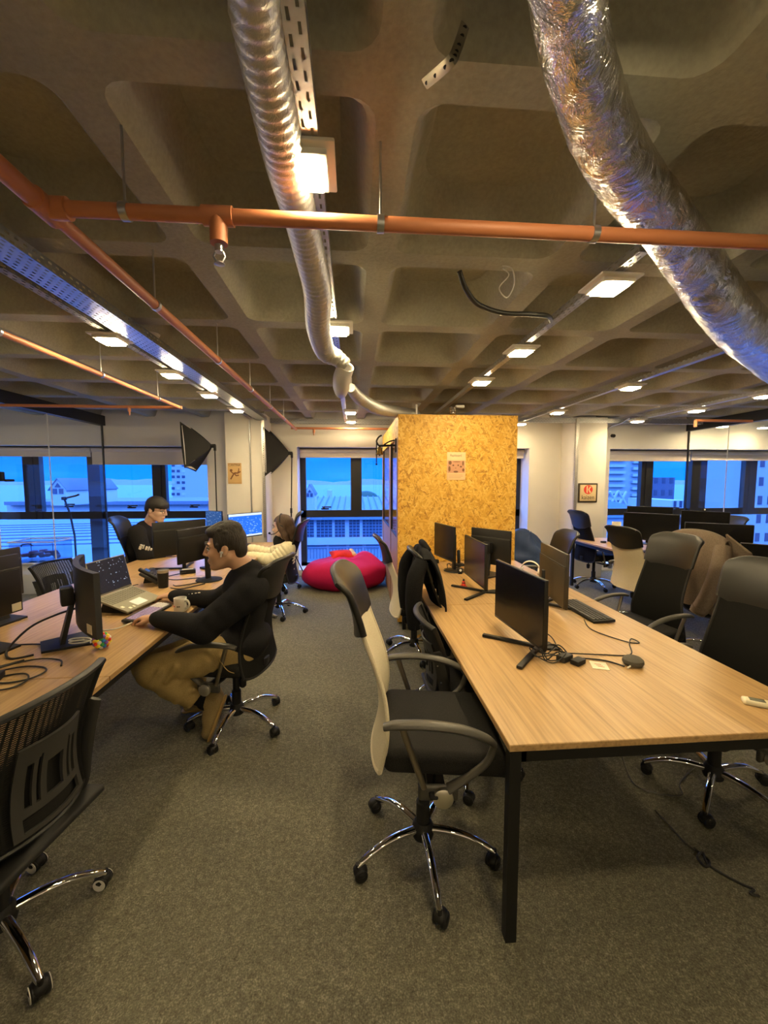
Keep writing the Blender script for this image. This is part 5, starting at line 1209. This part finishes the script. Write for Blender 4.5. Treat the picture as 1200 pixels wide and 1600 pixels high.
# ------------------------------------------------------------------ people: one smooth skin from blended round forms
class Blob:
    def __init__(s): s.p = []
    def cap(s, a, b, ra, rb=None, k=.02, quilt=0, qa=.10): s.p.append(('c', np.array(a, float), np.array(b, float), ra, ra if rb is None else rb, k, quilt, qa)); return s
    def chain(s, pts, rs, k=.02, quilt=0, qa=.10):
        for i in range(len(pts)-1): s.cap(pts[i], pts[i+1], rs[i], rs[i+1], k, quilt, qa)
        return s
    def ell(s, c, r, R=None, k=.02): s.p.append(('e', np.array(c, float), np.array(r, float), np.array(R if R is not None else np.eye(3), float), k)); return s
    def sub(s, c, r, R=None, k=.006): s.p.append(('s', np.array(c, float), np.array(r, float), np.array(R if R is not None else np.eye(3), float), k)); return s
    def cutbox(s, c, h, R=None, k=.01): s.p.append(('b', np.array(c, float), np.array(h, float), np.array(R if R is not None else np.eye(3), float), k)); return s
    def mesh(s, h):
        lo = np.full(3, 1e9); hi = -lo
        for q in s.p:
            if q[0] == 'c': r = max(q[3], q[4])*1.15; lo = np.minimum(lo, np.minimum(q[1], q[2])-r); hi = np.maximum(hi, np.maximum(q[1], q[2])+r)
            elif q[0] == 'e': r = q[2].max(); lo = np.minimum(lo, q[1]-r); hi = np.maximum(hi, q[1]+r)
        lo -= 4*h; hi += 4*h; n = np.ceil((hi-lo)/h).astype(int)+1
        F = np.full(n, .2, np.float32); ax = [lo[i]+h*np.arange(n[i]) for i in range(3)]
        for q in s.p:
            if q[0] == 'c': r = max(q[3], q[4])*1.15; l, u = np.minimum(q[1], q[2])-r, np.maximum(q[1], q[2])+r; k = q[5]
            else: r = (np.linalg.norm(q[2]) if q[0] == 'b' else q[2].max()); l, u = q[1]-r, q[1]+r; k = q[4]
            pad = k+3*h; i0 = np.clip(np.floor((l-pad-lo)/h).astype(int), 0, n); i1 = np.clip(np.ceil((u+pad-lo)/h).astype(int)+1, 0, n)
            if (i1 <= i0).any(): continue
            sl = tuple(slice(i0[j], i1[j]) for j in range(3)); X, Y, Z = np.meshgrid(*[ax[j][sl[j]] for j in range(3)], indexing='ij'); P = np.stack([X, Y, Z], -1)
            if q[0] == 'c':
                ba = q[2]-q[1]; L2 = max(1e-9, ba @ ba); t = np.clip(((P-q[1]) @ ba)/L2, 0, 1); rr_ = q[3]+(q[4]-q[3])*t
                if q[6]: rr_ = rr_*(1+q[7]*(np.abs(np.sin(PI*t*q[6]))-.6))
                d = np.linalg.norm(P-q[1]-t[..., None]*ba, axis=-1)-rr_
            elif q[0] == 'b':
                w = np.abs((P-q[1]) @ q[3])-q[2]; d = np.linalg.norm(np.maximum(w, 0), axis=-1)+np.minimum(w.max(-1), 0)
            else:
                w = (P-q[1]) @ q[3]; k0 = np.linalg.norm(w/q[2], axis=-1); k1 = np.linalg.norm(w/q[2]**2, axis=-1)+1e-9; d = k0*(k0-1)/k1
            G = F[sl]
            if q[0] in 'ce': hh = np.clip(.5+.5*(G-d)/k, 0, 1); F[sl] = G*(1-hh)+d*hh-k*hh*(1-hh)
            else: d = -d; hh = np.clip(.5-.5*(G-d)/k, 0, 1); F[sl] = G*(1-hh)+d*hh+k*hh*(1-hh)
        # surface nets
        S = F < 0; nx, ny, nz = n; acc = np.zeros((nx-1, ny-1, nz-1, 3), np.float32); cnt = np.zeros((nx-1, ny-1, nz-1), np.float32)
        off = [(0,0,0),(1,0,0),(0,1,0),(1,1,0),(0,0,1),(1,0,1),(0,1,1),(1,1,1)]
        cut = lambda A, o: A[o[0]:o[0]+nx-1, o[1]:o[1]+ny-1, o[2]:o[2]+nz-1]
        for a in range(8):
            for b in range(a+1, 8):
                if sum(abs(off[a][i]-off[b][i]) for i in range(3)) != 1: continue
                m = cut(S, off[a]) != cut(S, off[b]); fa, fb = cut(F, off[a])[m], cut(F, off[b])[m]; t = (fa/(fa-fb))[:, None]
                acc[m] += np.array(off[a])*(1-t)+np.array(off[b])*t; cnt[m] += 1
        act = cnt > 0; idx = np.full(act.shape, -1, np.int64); idx[act] = np.arange(act.sum())
        ii = np.argwhere(act); verts = (ii+acc[act]/cnt[act][:, None])*h+lo; faces = []
        for d in range(3):
            o = [0, 0, 0]; o[d] = 1; A = S[:nx-o[0], :ny-o[1], :nz-o[2]]; B = S[o[0]:, o[1]:, o[2]:]
            e = np.argwhere(A != B); flip = A[tuple(e.T)]; u, v = (d+1) % 3, (d+2) % 3
            e_ok = (e[:, u] > 0) & (e[:, v] > 0); e = e[e_ok]; flip = flip[e_ok]
            du = np.zeros(3, int); du[u] = 1; dv = np.zeros(3, int); dv[v] = 1
            g = lambda x: idx[x[:, 0], x[:, 1], x[:, 2]]
            q4 = np.stack([g(e-du-dv), g(e-dv), g(e), g(e-du)], 1); q4[~flip] = q4[~flip][:, ::-1]; faces.append(q4)
        return verts, np.concatenate(faces)
    def build(s, name, mat, parent, h, smooth_it=1, label=None):
        v, f = s.mesh(h); o_ = np.array(parent.location); me = bpy.data.meshes.new(name)
        me.from_pydata((v-o_).tolist(), [], f.tolist()); me.update()
        if smooth_it:
            bm = bmesh.new(); bm.from_mesh(me)
            for _ in range(smooth_it): bmesh.ops.smooth_vert(bm, verts=bm.verts, factor=.5, use_axis_x=True, use_axis_y=True, use_axis_z=True)
            bm.to_mesh(me); bm.free()
        me.polygons.foreach_set('use_smooth', [True]*len(me.polygons)); me.materials.append(M[mat])
        o = bpy.data.objects.new(name, me); COL.objects.link(o); o.parent = parent
        if label: o['label'] = label
        return o
def frame(fwd, up=(0,0,1)):
    f = Vector(fwd).normalized(); l = Vector(up).cross(f).normalized(); u = f.cross(l); return np.array([[f.x,l.x,u.x],[f.y,l.y,u.y],[f.z,l.z,u.z]])
def head_forms(b, C_, R, s):
    Lc = lambda *p: C_+R @ (np.array(p)*s)
    b.ell(Lc(-.015,0,.035), np.array((.098,.077,.093))*s, R, .02); b.ell(Lc(.030,0,-.030), np.array((.066,.060,.086))*s, R, .03)
    for y in (-1, 1):
        b.cap(Lc(-.025,y*.052,-.045), Lc(.060,y*.020,-.098), .022*s, .018*s, .02); b.ell(Lc(.055,y*.042,-.022), np.array((.028,.02,.024))*s, R, .02)
        b.cap(Lc(.084,y*.014,.030), Lc(.070,y*.048,.030), .011*s, .010*s, .012)
    b.ell(Lc(.076,0,-.100), np.array((.020,.024,.020))*s, R, .018); b.cap(Lc(.0,0,-.075), Lc(.055,0,-.092), .035*s, .025*s, .02)
    b.cap(Lc(.090,0,.028), Lc(.115,0,-.022), .0085*s, .0115*s, .010)
    for y in (-1, 1): b.ell(Lc(.103,y*.012,-.027), np.array((.012,.008,.008))*s, R, .006)
    b.cap(Lc(.088,-.018,-.061), Lc(.094,0,-.060), .0075*s, .0085*s, .006); b.cap(Lc(.094,0,-.060), Lc(.088,.018,-.061), .0085*s, .0075*s, .006)
    b.cap(Lc(.086,-.015,-.074), Lc(.091,0,-.074), .008*s, .009*s, .006); b.cap(Lc(.091,0,-.074), Lc(.086,.015,-.074), .009*s, .008*s, .006)
    for y in (-1, 1):
        b.sub(Lc(.096,y*.033,.008), np.array((.018,.019,.013))*s, R, .008)
        b.ell(Lc(-.012,y*.080,-.004), np.array((.020,.009,.033))*s, R @ np.array(Matrix.Rotation(-.25,3,'Y')), .006); b.sub(Lc(-.004,y*.089,.0), np.array((.010,.006,.018))*s, R, .004)
def eyes(par, C_, R, s, brow='hair_dark', look=(1,0,-.1)):
    o_ = np.array(par.location); Lc = lambda *p: Vector(C_+R @ (np.array(p)*s)-o_)
    for y in (-1, 1):
        e = MB().sphere(Lc(.0795,y*.032,.008), .0122*s, 16, 10).build('eye', M['eye_white'], par); MB().sphere(Lc(.0885,y*.0325,.007), (.0048*s,)*3, 12, 8).build('iris', M['eye_dark'], e)
        MB().tube(catmull([Lc(.074,y*.050,.010), Lc(.087,y*.040,.0165), Lc(.0905,y*.030,.0165), Lc(.087,y*.019,.010)],5), .0028*s, 8).build('eyelid', M['eye_dark'], e)
        MB().tube(catmull([Lc(.071,y*.056,.030), Lc(.088,y*.042,.039), Lc(.0965,y*.026,.038), Lc(.098,y*.015,.034)],5), lerp_pairs([(.003*s,.0025*s),(.006*s,.003*s),(.0065*s,.0035*s),(.004*s,.003*s)],16), 8, flat=tuple(R[:,2])).build('eyebrow', M[brow], par)
    MB().tube(catmull([Lc(.088,-.022,-.0665), Lc(.0985,0,-.0665), Lc(.088,.022,-.0665)],6), lerplist([.003*s,.0062*s,.003*s],13), 8).build('lips', M['lip'], par)
def hand_forms(b, W, fwd, up, side, s=1.0, curl=(.25,.35,.3), spread=.03, thumb_in=.5):
    """side +1: thumb on the +lateral side (lateral = up x fwd)"""
    W = np.array(W, float); f = Vector(fwd).normalized(); l = Vector(up).cross(f).normalized(); u = f.cross(l); f, l, u = map(np.array, (f, l, u))
    kn = [W+f*(.082+q)*s+l*side*y*s+u*z*s for y, q, z in ((.030,.0,.004),(.010,.005,.006),(-.010,.002,.004),(-.028,-.008,.0))]
    for p in kn: b.cap(W+f*.012*s+(p-W-f*.08*s)*.35, p, .0155*s, .0125*s, .008)
    b.cap(W+l*side*.020*s+f*.02*s, W+f*.055*s+l*side*.030*s-u*.006*s, .017*s, .014*s, .012)
    for i, (p, ln) in enumerate(zip(kn, (.92, 1.0, .95, .76))):
        a = 0.; d0 = f+l*side*(1.5-i)*spread; d0 /= np.linalg.norm(d0); q = p; r = [.0098,.0088,.0080,.0070]
        for j, seg in enumerate((.043,.028,.022)):
            a += curl[j]; dd = d0*math.cos(a)-u*math.sin(a); nq = q+dd*seg*ln*s; b.cap(q, nq, r[j]*s, r[j+1]*s, .003); q = nq
    t0 = W+f*.030*s+l*side*.030*s-u*.006*s; t1 = t0+(f*.75+l*side*(.75-.3*thumb_in)-u*.25)*.038*s; t2 = t1+(f*.95+l*side*(.25-.3*thumb_in)-u*.25)*.030*s
    b.chain([t0, t1, t2], [.0135*s,.0105*s,.0085*s], .004)
def body_forms(b, J, g=0.0, arms=True):
    """whole figure under the clothes; J: joints, g: shrink"""
    s = J['s']; R = J['R']; up = np.array(J['N'])-np.array(J['P']); up = up/np.linalg.norm(up); TR = frame(tuple(R[:,0]-up*(R[:,0]@up)), tuple(up))
    P, N = np.array(J['P']), np.array(J['N'])
    b.ell(P, np.array((.125,.165,.12))*s-g, TR, .05); b.ell(P+(N-P)*.45, np.array((.115,.145,.16))*s-g, TR, .05); b.ell(P+(N-P)*.72, np.array((.125,.165,.15))*s-g, TR, .05)
    b.cap(J['SL'], J['SR'], .062*s-g, .062*s-g, .05)
    for q in 'LR':
        b.chain([J['S'+q], J['E'+q], J['W'+q]], [.056*s-g,.043*s-g,.030*s-g*.5], .02); b.chain([J['H'+q], J['K'+q], J['A'+q]], [.085*s-g,.060*s-g,.042*s-g], .02)
    return TR
def V3(px, py, Y): p = atY(px, py, Y); return np.array((p.x, p.y, p.z))

# ---- the person in the black sweatshirt, seen in profile
fR = frame((-1, -.10, -.10))
J = dict(s=1.08, R=fR, P=np.array((-.725,2.66,.60)), N=V3(385,889,2.62), SL=V3(390,926,2.44), SR=V3(380,914,2.84), EL=V3(318,982,2.37), ER=V3(338,938,2.98), WL=V3(243,966,2.56), WR=np.array((-1.335,3.04,.805)),
    HL=np.array((-.74,2.56,.575)), HR=np.array((-.74,2.76,.575)), KL=V3(240,1048,2.50), KR=V3(232,1040,2.74), AL=V3(322,1096,2.56), AR=np.array((-1.02,2.86,.16)))
HC = V3(352,856,2.58); HS = 1.10
pm = thing('person', 'person in black sweatshirt and khaki trousers seated in side view at the left table', 'person', (-.80,2.66,0))
b = Blob(); body_forms(b, J, .014); head_forms(b, HC, fR, HS); b.cap(HC+fR @ np.array((-.035,0,-.05)), J['N']+np.array((.01,0,-.01)), .060, .066, .025)
hand_forms(b, J['WL'], (-1,.42,-.10), (0,0,1), 1, 1.06, (.30,.45,.3), .05); hand_forms(b, J['WR'], (-1,.40,-.12), (0,0,1), -1, 1.06, (.25,.35,.25), .06)
b.chain([J['AL'], J['AL']+np.array((.02,0,-.10))], [.035,.03]); b.chain([J['AR'], J['AR']+np.array((-.12,0,-.07))], [.035,.03])
b.build('body', 'skin', pm, .0045, 2)
eyes(pm, HC, fR, HS)
hb = Blob(); Lc = lambda *p: HC+fR @ (np.array(p)*HS)
hb.ell(Lc(-.020,0,.045), np.array((.104,.086,.098))*HS, fR, .02).ell(Lc(.042,0,.102), np.array((.052,.062,.032))*HS, fR, .025).ell(Lc(-.03,0,.115), np.array((.07,.06,.035))*HS, fR, .03).ell(Lc(-.075,0,-.01), np.array((.045,.064,.065))*HS, fR, .02)
hb.cutbox(Lc(.105,0,-.035), np.array((.058,.2,.105))*HS, fR, .008).cutbox(Lc(.01,0,-.115), np.array((.07,.2,.105))*HS, fR, .008).cutbox(Lc(-.05,0,-.16), np.array((.3,.2,.085))*HS, fR, .01)
for y in (-1, 1): hb.cap(Lc(.024,y*.078,.03), Lc(.020,y*.079,-.008), .010*HS, .005*HS, .008)
random.seed(9)
for i in range(70):
    a = random.random()*2*PI; t_ = random.uniform(.25,1.35); d_ = np.array((math.cos(t_)*math.cos(a), math.cos(t_)*math.sin(a), math.sin(t_)))
    c = Lc(-.018+.098*d_[0], .080*d_[1], .052+.096*d_[2])
    if d_[2] > .45: hb.ell(c, np.array((.016,.010,.010))*HS, fR, .008)
hb.build('hair', 'hair_dark', pm, .004, 1)
o_ = np.array(pm.location); q = Vector(Lc(.004,.090,-.012)-o_)
MB().sphere(q, (.011,.006,.009), 12, 8).tube([q, q+Vector(fR @ np.array((.006,.003,-.026)))], .0045, 8).build('earbud', M['white_plastic'], pm)
tp = Blob(); TR = body_forms(tp, J, -.008); tp.p = [q for q in tp.p if not (q[0] == 'c' and (np.allclose(q[1], J['HL']) or np.allclose(q[1], J['HR']) or np.allclose(q[1], J['KL']) or np.allclose(q[1], J['KR'])))]
tp.chain([J['SL'], J['EL'], J['WL']+(J['EL']-J['WL'])*.10], [.098,.084,.050], .03).ell((J['SL']+J['SR'])/2+np.array((.045,0,-.05)), (.085,.20,.11), None, .05).ell(J['P']+np.array((.015,0,.03)), (.158,.20,.11), None, .04).chain([J['SR'], J['ER'], J['WR']+(J['ER']-J['WR'])*.10], [.085,.072,.046], .03)
for W_, E_ in (('WL','EL'),('WR','ER')):
    a_ = J[W_]+(J[E_]-J[W_])*.08; tp.cap(a_, J[W_]+(J[E_]-J[W_])*.20, .043, .048, .008)
tp.cap(J['N']+np.array((.0,-.02,-.015)), J['N']+np.array((.0,.02,-.015)), .068, .068, .03).cap(J['N']+np.array((.02,0,-.03)), J['SL']+np.array((.02,.03,.02)), .07, .085, .05).cap(J['N']+np.array((.02,0,-.03)), J['SR']+np.array((.02,-.03,.02)), .07, .085, .05)
for t_, amp in ((.2,.05),(.45,.06),(.7,.05)):
    p = J['SL']+(J['EL']-J['SL'])*t_; tp.ell(p+np.array((.0,-.07,0)), (.03,.022,.055), frame((1,0,.9)), .03)
tp.build('sweatshirt', 'sweat_black', pm, .007, 2)
# white print at the far cuff
q = Vector(J['ER']+(J['WR']-J['ER'])*.35+np.array((0,-.035,.055))-o_); b = MB()
for i in range(5): b.rbox(q+V(-.024*i,.004*i,-.004*i),(.016,.012,.006),.002,1,RZ(.3*i))
b.build('sleeve_print', M['white_plastic'], pm)
tr = Blob()
tr.ell(J['P']+np.array((-.02,0,-.045)), (.135,.185,.085), None, .05)
for q, w in (('L',1),('R',1)):
    H_, K_, A_ = J['H'+q], J['K'+q], J['A'+q]; tr.chain([H_, H_+(K_-H_)*.5+np.array((0,0,.012)), K_], [.108,.106,.092], .04); E_ = K_+(A_-K_)*.80; tr.chain([K_, K_+(E_-K_)*.5, E_], [.092,.092,.084], .035)
    for t_ in (.2,.38,.55,.72,.9): c = H_+(K_-H_)*t_; tr.cap(c+np.array((.03,-.10,.03)), c+np.array((-.03,-.095,-.06)), .016, .010, .02)
    for t_ in (.15,.4,.65): c = K_+(A_-K_)*t_; tr.cap(c+np.array((.06,-.07,.045)), c+np.array((-.05,-.075,-.03)), .016, .012, .02)
    d_ = A_-K_; d_ = d_/np.linalg.norm(d_); tr.cutbox(E_+d_*.095, (.2,.2,.085), frame(tuple(np.cross(d_,(0,1,0))), tuple(d_)), .006)
tr.build('trousers', 'khaki', pm, .007, 2)
MB().tube(catmull([Vector(V3(335,1020,2.40)-o_), Vector(V3(345,1035,2.40)-o_), Vector(V3(356,1048,2.41)-o_), Vector(V3(366,1052,2.41)-o_)],5), .0022, 8).build('drawstring', M['khaki'], pm)
MB().prism([(0,0),(.045,.005),(.03,.055),(.01,.04)],.006,Vector(V3(310,1006,2.42)-o_),(1,0,0),(0,0,1)).build('shirt_tail', M['cream_plastic'], pm)
def shoe(par, ankle, toe, up, m, sole, nm='shoe'):
    o_ = np.array(par.location); d_ = toe-ankle; L = np.linalg.norm(d_); f = d_/L; Rf = frame(tuple(f), tuple(up)); u = Rf[:,2]; l = Rf[:,1]
    s_ = Blob(); s_.cap(ankle-f*.02-u*.0, ankle-f*.03-u*.035, .050, .046, .02).chain([ankle-f*.02-u*.045, ankle+f*L*.5-u*.052, toe-u*.060], [.046,.046,.040], .03).cap(ankle-u*.01, ankle+f*L*.45-u*.035, .044, .036, .03)
    s_.cutbox(ankle+f*.05-u*.136, (.4,.4,.05), Rf, .004)
    s_.build(nm, m, par, .005, 1); k = Blob(); k.chain([ankle-f*.03-u*.080, ankle+f*L*.5-u*.082, toe-u*.082+f*.01], [.050,.050,.045], .02).cutbox(ankle-u*.155+f*.05, (.4,.4,.062), Rf, .003).cutbox(ankle-u*.025+f*.05, (.4,.4,.052), Rf, .003); k.build('sole', sole, par, .005, 1)
reg('gum_sole', (.42,.27,.09), .6)
MB().tube([Vector(J['AL']+(J['KL']-J['AL'])*.22-o_), Vector(J['AL']-o_), Vector(J['AL']+np.array((-.015,0,-.03))-o_)], [.052,.048,.046], 16).build('sock', M['black_cloth'], pm)
ta = J['AL']+np.array((.015,0,-.012)); shoe(pm, ta, V3(311,1152,2.55)+np.array((.0,0,.05)), (-.85,0,.5), 'shoe_suede', 'gum_sole')
shoe(pm, J['AR']+np.array((0,0,-.02)), J['AR']+np.array((-.17,0,-.05)), (0,0,1), 'shoe_suede', 'gum_sole')

# ---- the person with black hair and glasses, on the window side of the left table
fR2 = frame((1,-.22,-.24)); HC = V3(245,797,5.02); HS = 1.14
J = dict(s=1.08, R=frame((1,-.1,0)), P=np.array((-2.70,5.08,.60)), N=V3(232,819,5.06), SL=V3(226,833,5.28), SR=V3(214,832,4.84), EL=np.array((-2.48,5.34,.80)), ER=V3(226,868,4.80), WL=np.array((-2.20,5.15,.79)), WR=np.array((-2.26,4.90,.79)),
    HL=np.array((-2.68,5.18,.57)), HR=np.array((-2.68,4.98,.57)), KL=np.array((-2.24,5.20,.54)), KR=np.array((-2.24,4.94,.54)), AL=np.array((-2.28,5.2,.10)), AR=np.array((-2.28,4.96,.10)))
pg = thing('person', 'person with black hair and glasses in a black hoodie, behind the wide monitor back', 'person', (-2.65,5.08,0)); o_ = np.array(pg.location)
b = Blob(); body_forms(b, J, .014); head_forms(b, HC, fR2, HS); b.cap(HC+fR2 @ np.array((-.035,0,-.05)), J['N'], .058, .062, .025)
hand_forms(b, J['WL'], (1,-.2,-.1), (0,0,1), -1, 1.05); hand_forms(b, J['WR'], (1,.2,-.1), (0,0,1), 1, 1.05)
for q in 'LR': b.chain([J['A'+q], J['A'+q]+np.array((.14,0,-.06))], [.035,.03])
b.build('body', 'skin_pale', pg, .006, 2); eyes(pg, HC, fR2, HS, 'hair_black')
Lc = lambda *p: HC+fR2 @ (np.array(p)*HS)
hb = Blob(); hb.ell(Lc(-.012,0,.052), np.array((.112,.092,.098))*HS, fR2, .02).ell(Lc(.055,0,.060), np.array((.055,.074,.050))*HS, fR2, .03).ell(Lc(-.07,0,.0), np.array((.05,.075,.06))*HS, fR2, .02)
hb.cutbox(Lc(.10,0,-.065), np.array((.075,.2,.10))*HS, fR2, .008).cutbox(Lc(-.0,0,-.14), np.array((.07,.2,.12))*HS, fR2, .008).cutbox(Lc(-.05,0,-.17), np.array((.3,.2,.085))*HS, fR2, .01); hb.build('hair', 'hair_black', pg, .006, 1)
gl = MB()
for y in (-1, 1):
    c = Vector(Lc(.104,y*.034,.004)-o_); gl.tube([c+Vector(fR2 @ np.array((0,.024*math.cos(a),.017*math.sin(a)))) for a in [2*PI*i/18 for i in range(18)]], .0022, 6, closed=True); gl.tube([Vector(Lc(.103,y*.058,.012)-o_), Vector(Lc(.0,y*.082,.010)-o_)], .0022, 6)
gl.tube([Vector(Lc(.106,-.010,.008)-o_), Vector(Lc(.106,.010,.008)-o_)], .0022, 6); gl.build('glasses', M['black_plastic'], pg)
tp = Blob(); body_forms(tp, J, -.012); tp.p = [q for q in tp.p if not (q[0] == 'c' and q[1][2] < .62 and q[2][2] < .62)]
tp.chain([J['SL'], J['EL'], J['WL']], [.085,.074,.050], .03).chain([J['SR'], J['ER'], J['WR']], [.088,.078,.052], .03).cap(J['N']+np.array((-.04,-.04,-.02)), J['N']+np.array((-.05,.04,-.02)), .068, .068, .03)
tp.build('hoodie', 'sweat_black', pg, .009, 2)
q = Vector(V3(224,856,4.715)-o_); b = MB()
for i, (dx, dz, w, h) in enumerate(((-.02,.03,.03,.02),(-.035,.0,.03,.04),(.0,.01,.016,.05),(.03,-.005,.02,.045),(.055,-.01,.018,.05),(.08,-.02,.02,.03))): b.rbox(q+V(dx,.008*i*.2,dz-.0),(w,.012,h),.004,1,Matrix.Rotation(.35,3,'Y'))
b.build('sleeve_print', M['white_plastic'], pg)
tr = Blob(); tr.ell(J['P']-np.array((0,0,.03)), (.14,.18,.11), None, .05)
for q in 'LR': tr.chain([J['H'+q], J['K'+q], J['A'+q]+np.array((0,0,.06))], [.10,.08,.065], .03)
tr.build('trousers', 'black_cloth', pg, .009, 2)
for q in 'LR': shoe(pg, J['A'+q]+np.array((0,0,.01)), J['A'+q]+np.array((.17,0,-.03)), (0,0,1), 'soft_black', 'white_plastic')

# ---- the person in the cream puffer jacket with a headset
fR3 = frame((-1,.12,-.16)); HC = V3(441,823,4.96); HS = 1.06
J = dict(s=1.02, R=frame((-1,.05,0)), P=np.array((-.885,5.0,.60)), N=V3(447,848,4.98), SL=V3(450,858,4.82), SR=V3(446,852,5.18), EL=V3(426,876,4.78), ER=V3(424,866,5.24), WL=V3(391,868,4.98), WR=V3(392,856,5.26),
    HL=np.array((-.90,4.90,.57)), HR=np.array((-.90,5.10,.57)), KL=np.array((-1.34,4.90,.54)), KR=np.array((-1.34,5.12,.54)), AL=np.array((-1.28,4.9,.10)), AR=np.array((-1.28,5.12,.10)))
pw = thing('person', 'person in cream puffer jacket with long brown hair and a black headset', 'person', (-.92,5.0,0)); o_ = np.array(pw.location)
b = Blob(); body_forms(b, J, .016); head_forms(b, HC, fR3, HS); b.cap(HC+fR3 @ np.array((-.03,0,-.05)), J['N'], .050, .055, .025)
hand_forms(b, J['WL'], (-1,.25,-.1), (0,0,1), 1, .98); hand_forms(b, J['WR'], (-1,.05,-.1), (0,0,1), -1, .98)
for q in 'LR': b.chain([J['A'+q], J['A'+q]+np.array((-.13,0,-.06))], [.033,.03])
b.build('body', 'skin_pink', pw, .006, 2); eyes(pw, HC, fR3, HS, 'hair_brown')
Lc = lambda *p: HC+fR3 @ (np.array(p)*HS)
hb = Blob(); hb.ell(Lc(-.020,0,.045), np.array((.110,.092,.098))*HS, fR3, .02)
for y in (-1, 1): hb.chain([Lc(.01,y*.076,.05), Lc(-.015,y*.088,-.02), Lc(-.04,y*.088,-.10), Lc(-.06,y*.075,-.16)], [.036,.034,.036,.024], .03)
hb.chain([Lc(-.075,0,.04), Lc(-.098,0,-.06), Lc(-.105,0,-.15), Lc(-.10,0,-.20)], [.07,.062,.058,.032], .03); hb.cutbox(Lc(.10,0,-.045), np.array((.062,.2,.115))*HS, fR3, .01); hb.build('hair', 'hair_brown', pw, .006, 1)
arc = [Vector(Lc(-.012, .100*math.cos(a), .035+.112*math.sin(a))-o_) for a in [PI*i/18 for i in range(19)]]
hs_ = MB().tube(arc, .008, 8)
for y in (-1, 1): hs_.lathe([(.012,-.016),(.034,-.012),(.036,.008),(.026,.016)], 20, Vector(Lc(-.01,y*.100,.0)-o_), Matrix([list(r) for r in fR3]) @ Matrix.Rotation(PI/2,3,'X'))
hs_.tube(catmull([Vector(Lc(-.0,.105,-.02)-o_), Vector(Lc(.06,.095,-.055)-o_), Vector(Lc(.125,.05,-.065)-o_), Vector(Lc(.15,.02,-.05)-o_)],5), .005, 6).sphere(Vector(Lc(.155,.015,-.05)-o_), .014); hs_.build('headset', M['black_plastic'], pw)
sc = Blob(); sc.ell(Lc(.075,.02,-.165), np.array((.055,.06,.085)), fR3, .03).cap(J['N']+np.array((-.03,-.06,.0)), J['N']+np.array((-.05,.05,.0)), .050, .050, .03); sc.build('scarf', 'black_cloth', pw, .008, 1)
tp = Blob(); P_, N_ = J['P'], J['N']; up = (N_-P_); TRw = frame((-1,.05,0), tuple(up))
for i in range(8):
    t_ = -.12+i*.145; c = P_+up*t_; w = .155+.03*math.sin(t_*3); tp.ell(c, (.150-.012*t_,w+.02,.052), TRw, .012)
tp.cap(J['SL'], J['SR'], .088, .088, .03)
tp.chain([J['SL'], J['EL']], [.092,.080], .02, 5, .14).chain([J['EL'], J['WL']], [.080,.052], .02, 5, .14).chain([J['SR'], J['ER']], [.090,.080], .02, 5, .14).chain([J['ER'], J['WR']], [.080,.052], .02, 5, .14)
tp.build('puffer_jacket', 'puffer_cream', pw, .008, 1)
tr = Blob(); tr.ell(J['P']-np.array((0,0,.04)), (.155,.19,.11), None, .05)
for q in 'LR': tr.chain([J['H'+q], J['K'+q], J['A'+q]+np.array((0,0,.06))], [.105,.085,.070], .03)
tr.build('trousers', 'olive_cloth', pw, .009, 2)
for q in 'LR': shoe(pw, J['A'+q]+np.array((0,0,.01)), J['A'+q]+np.array((-.16,0,-.03)), (0,0,1), 'soft_black', 'white_plastic')
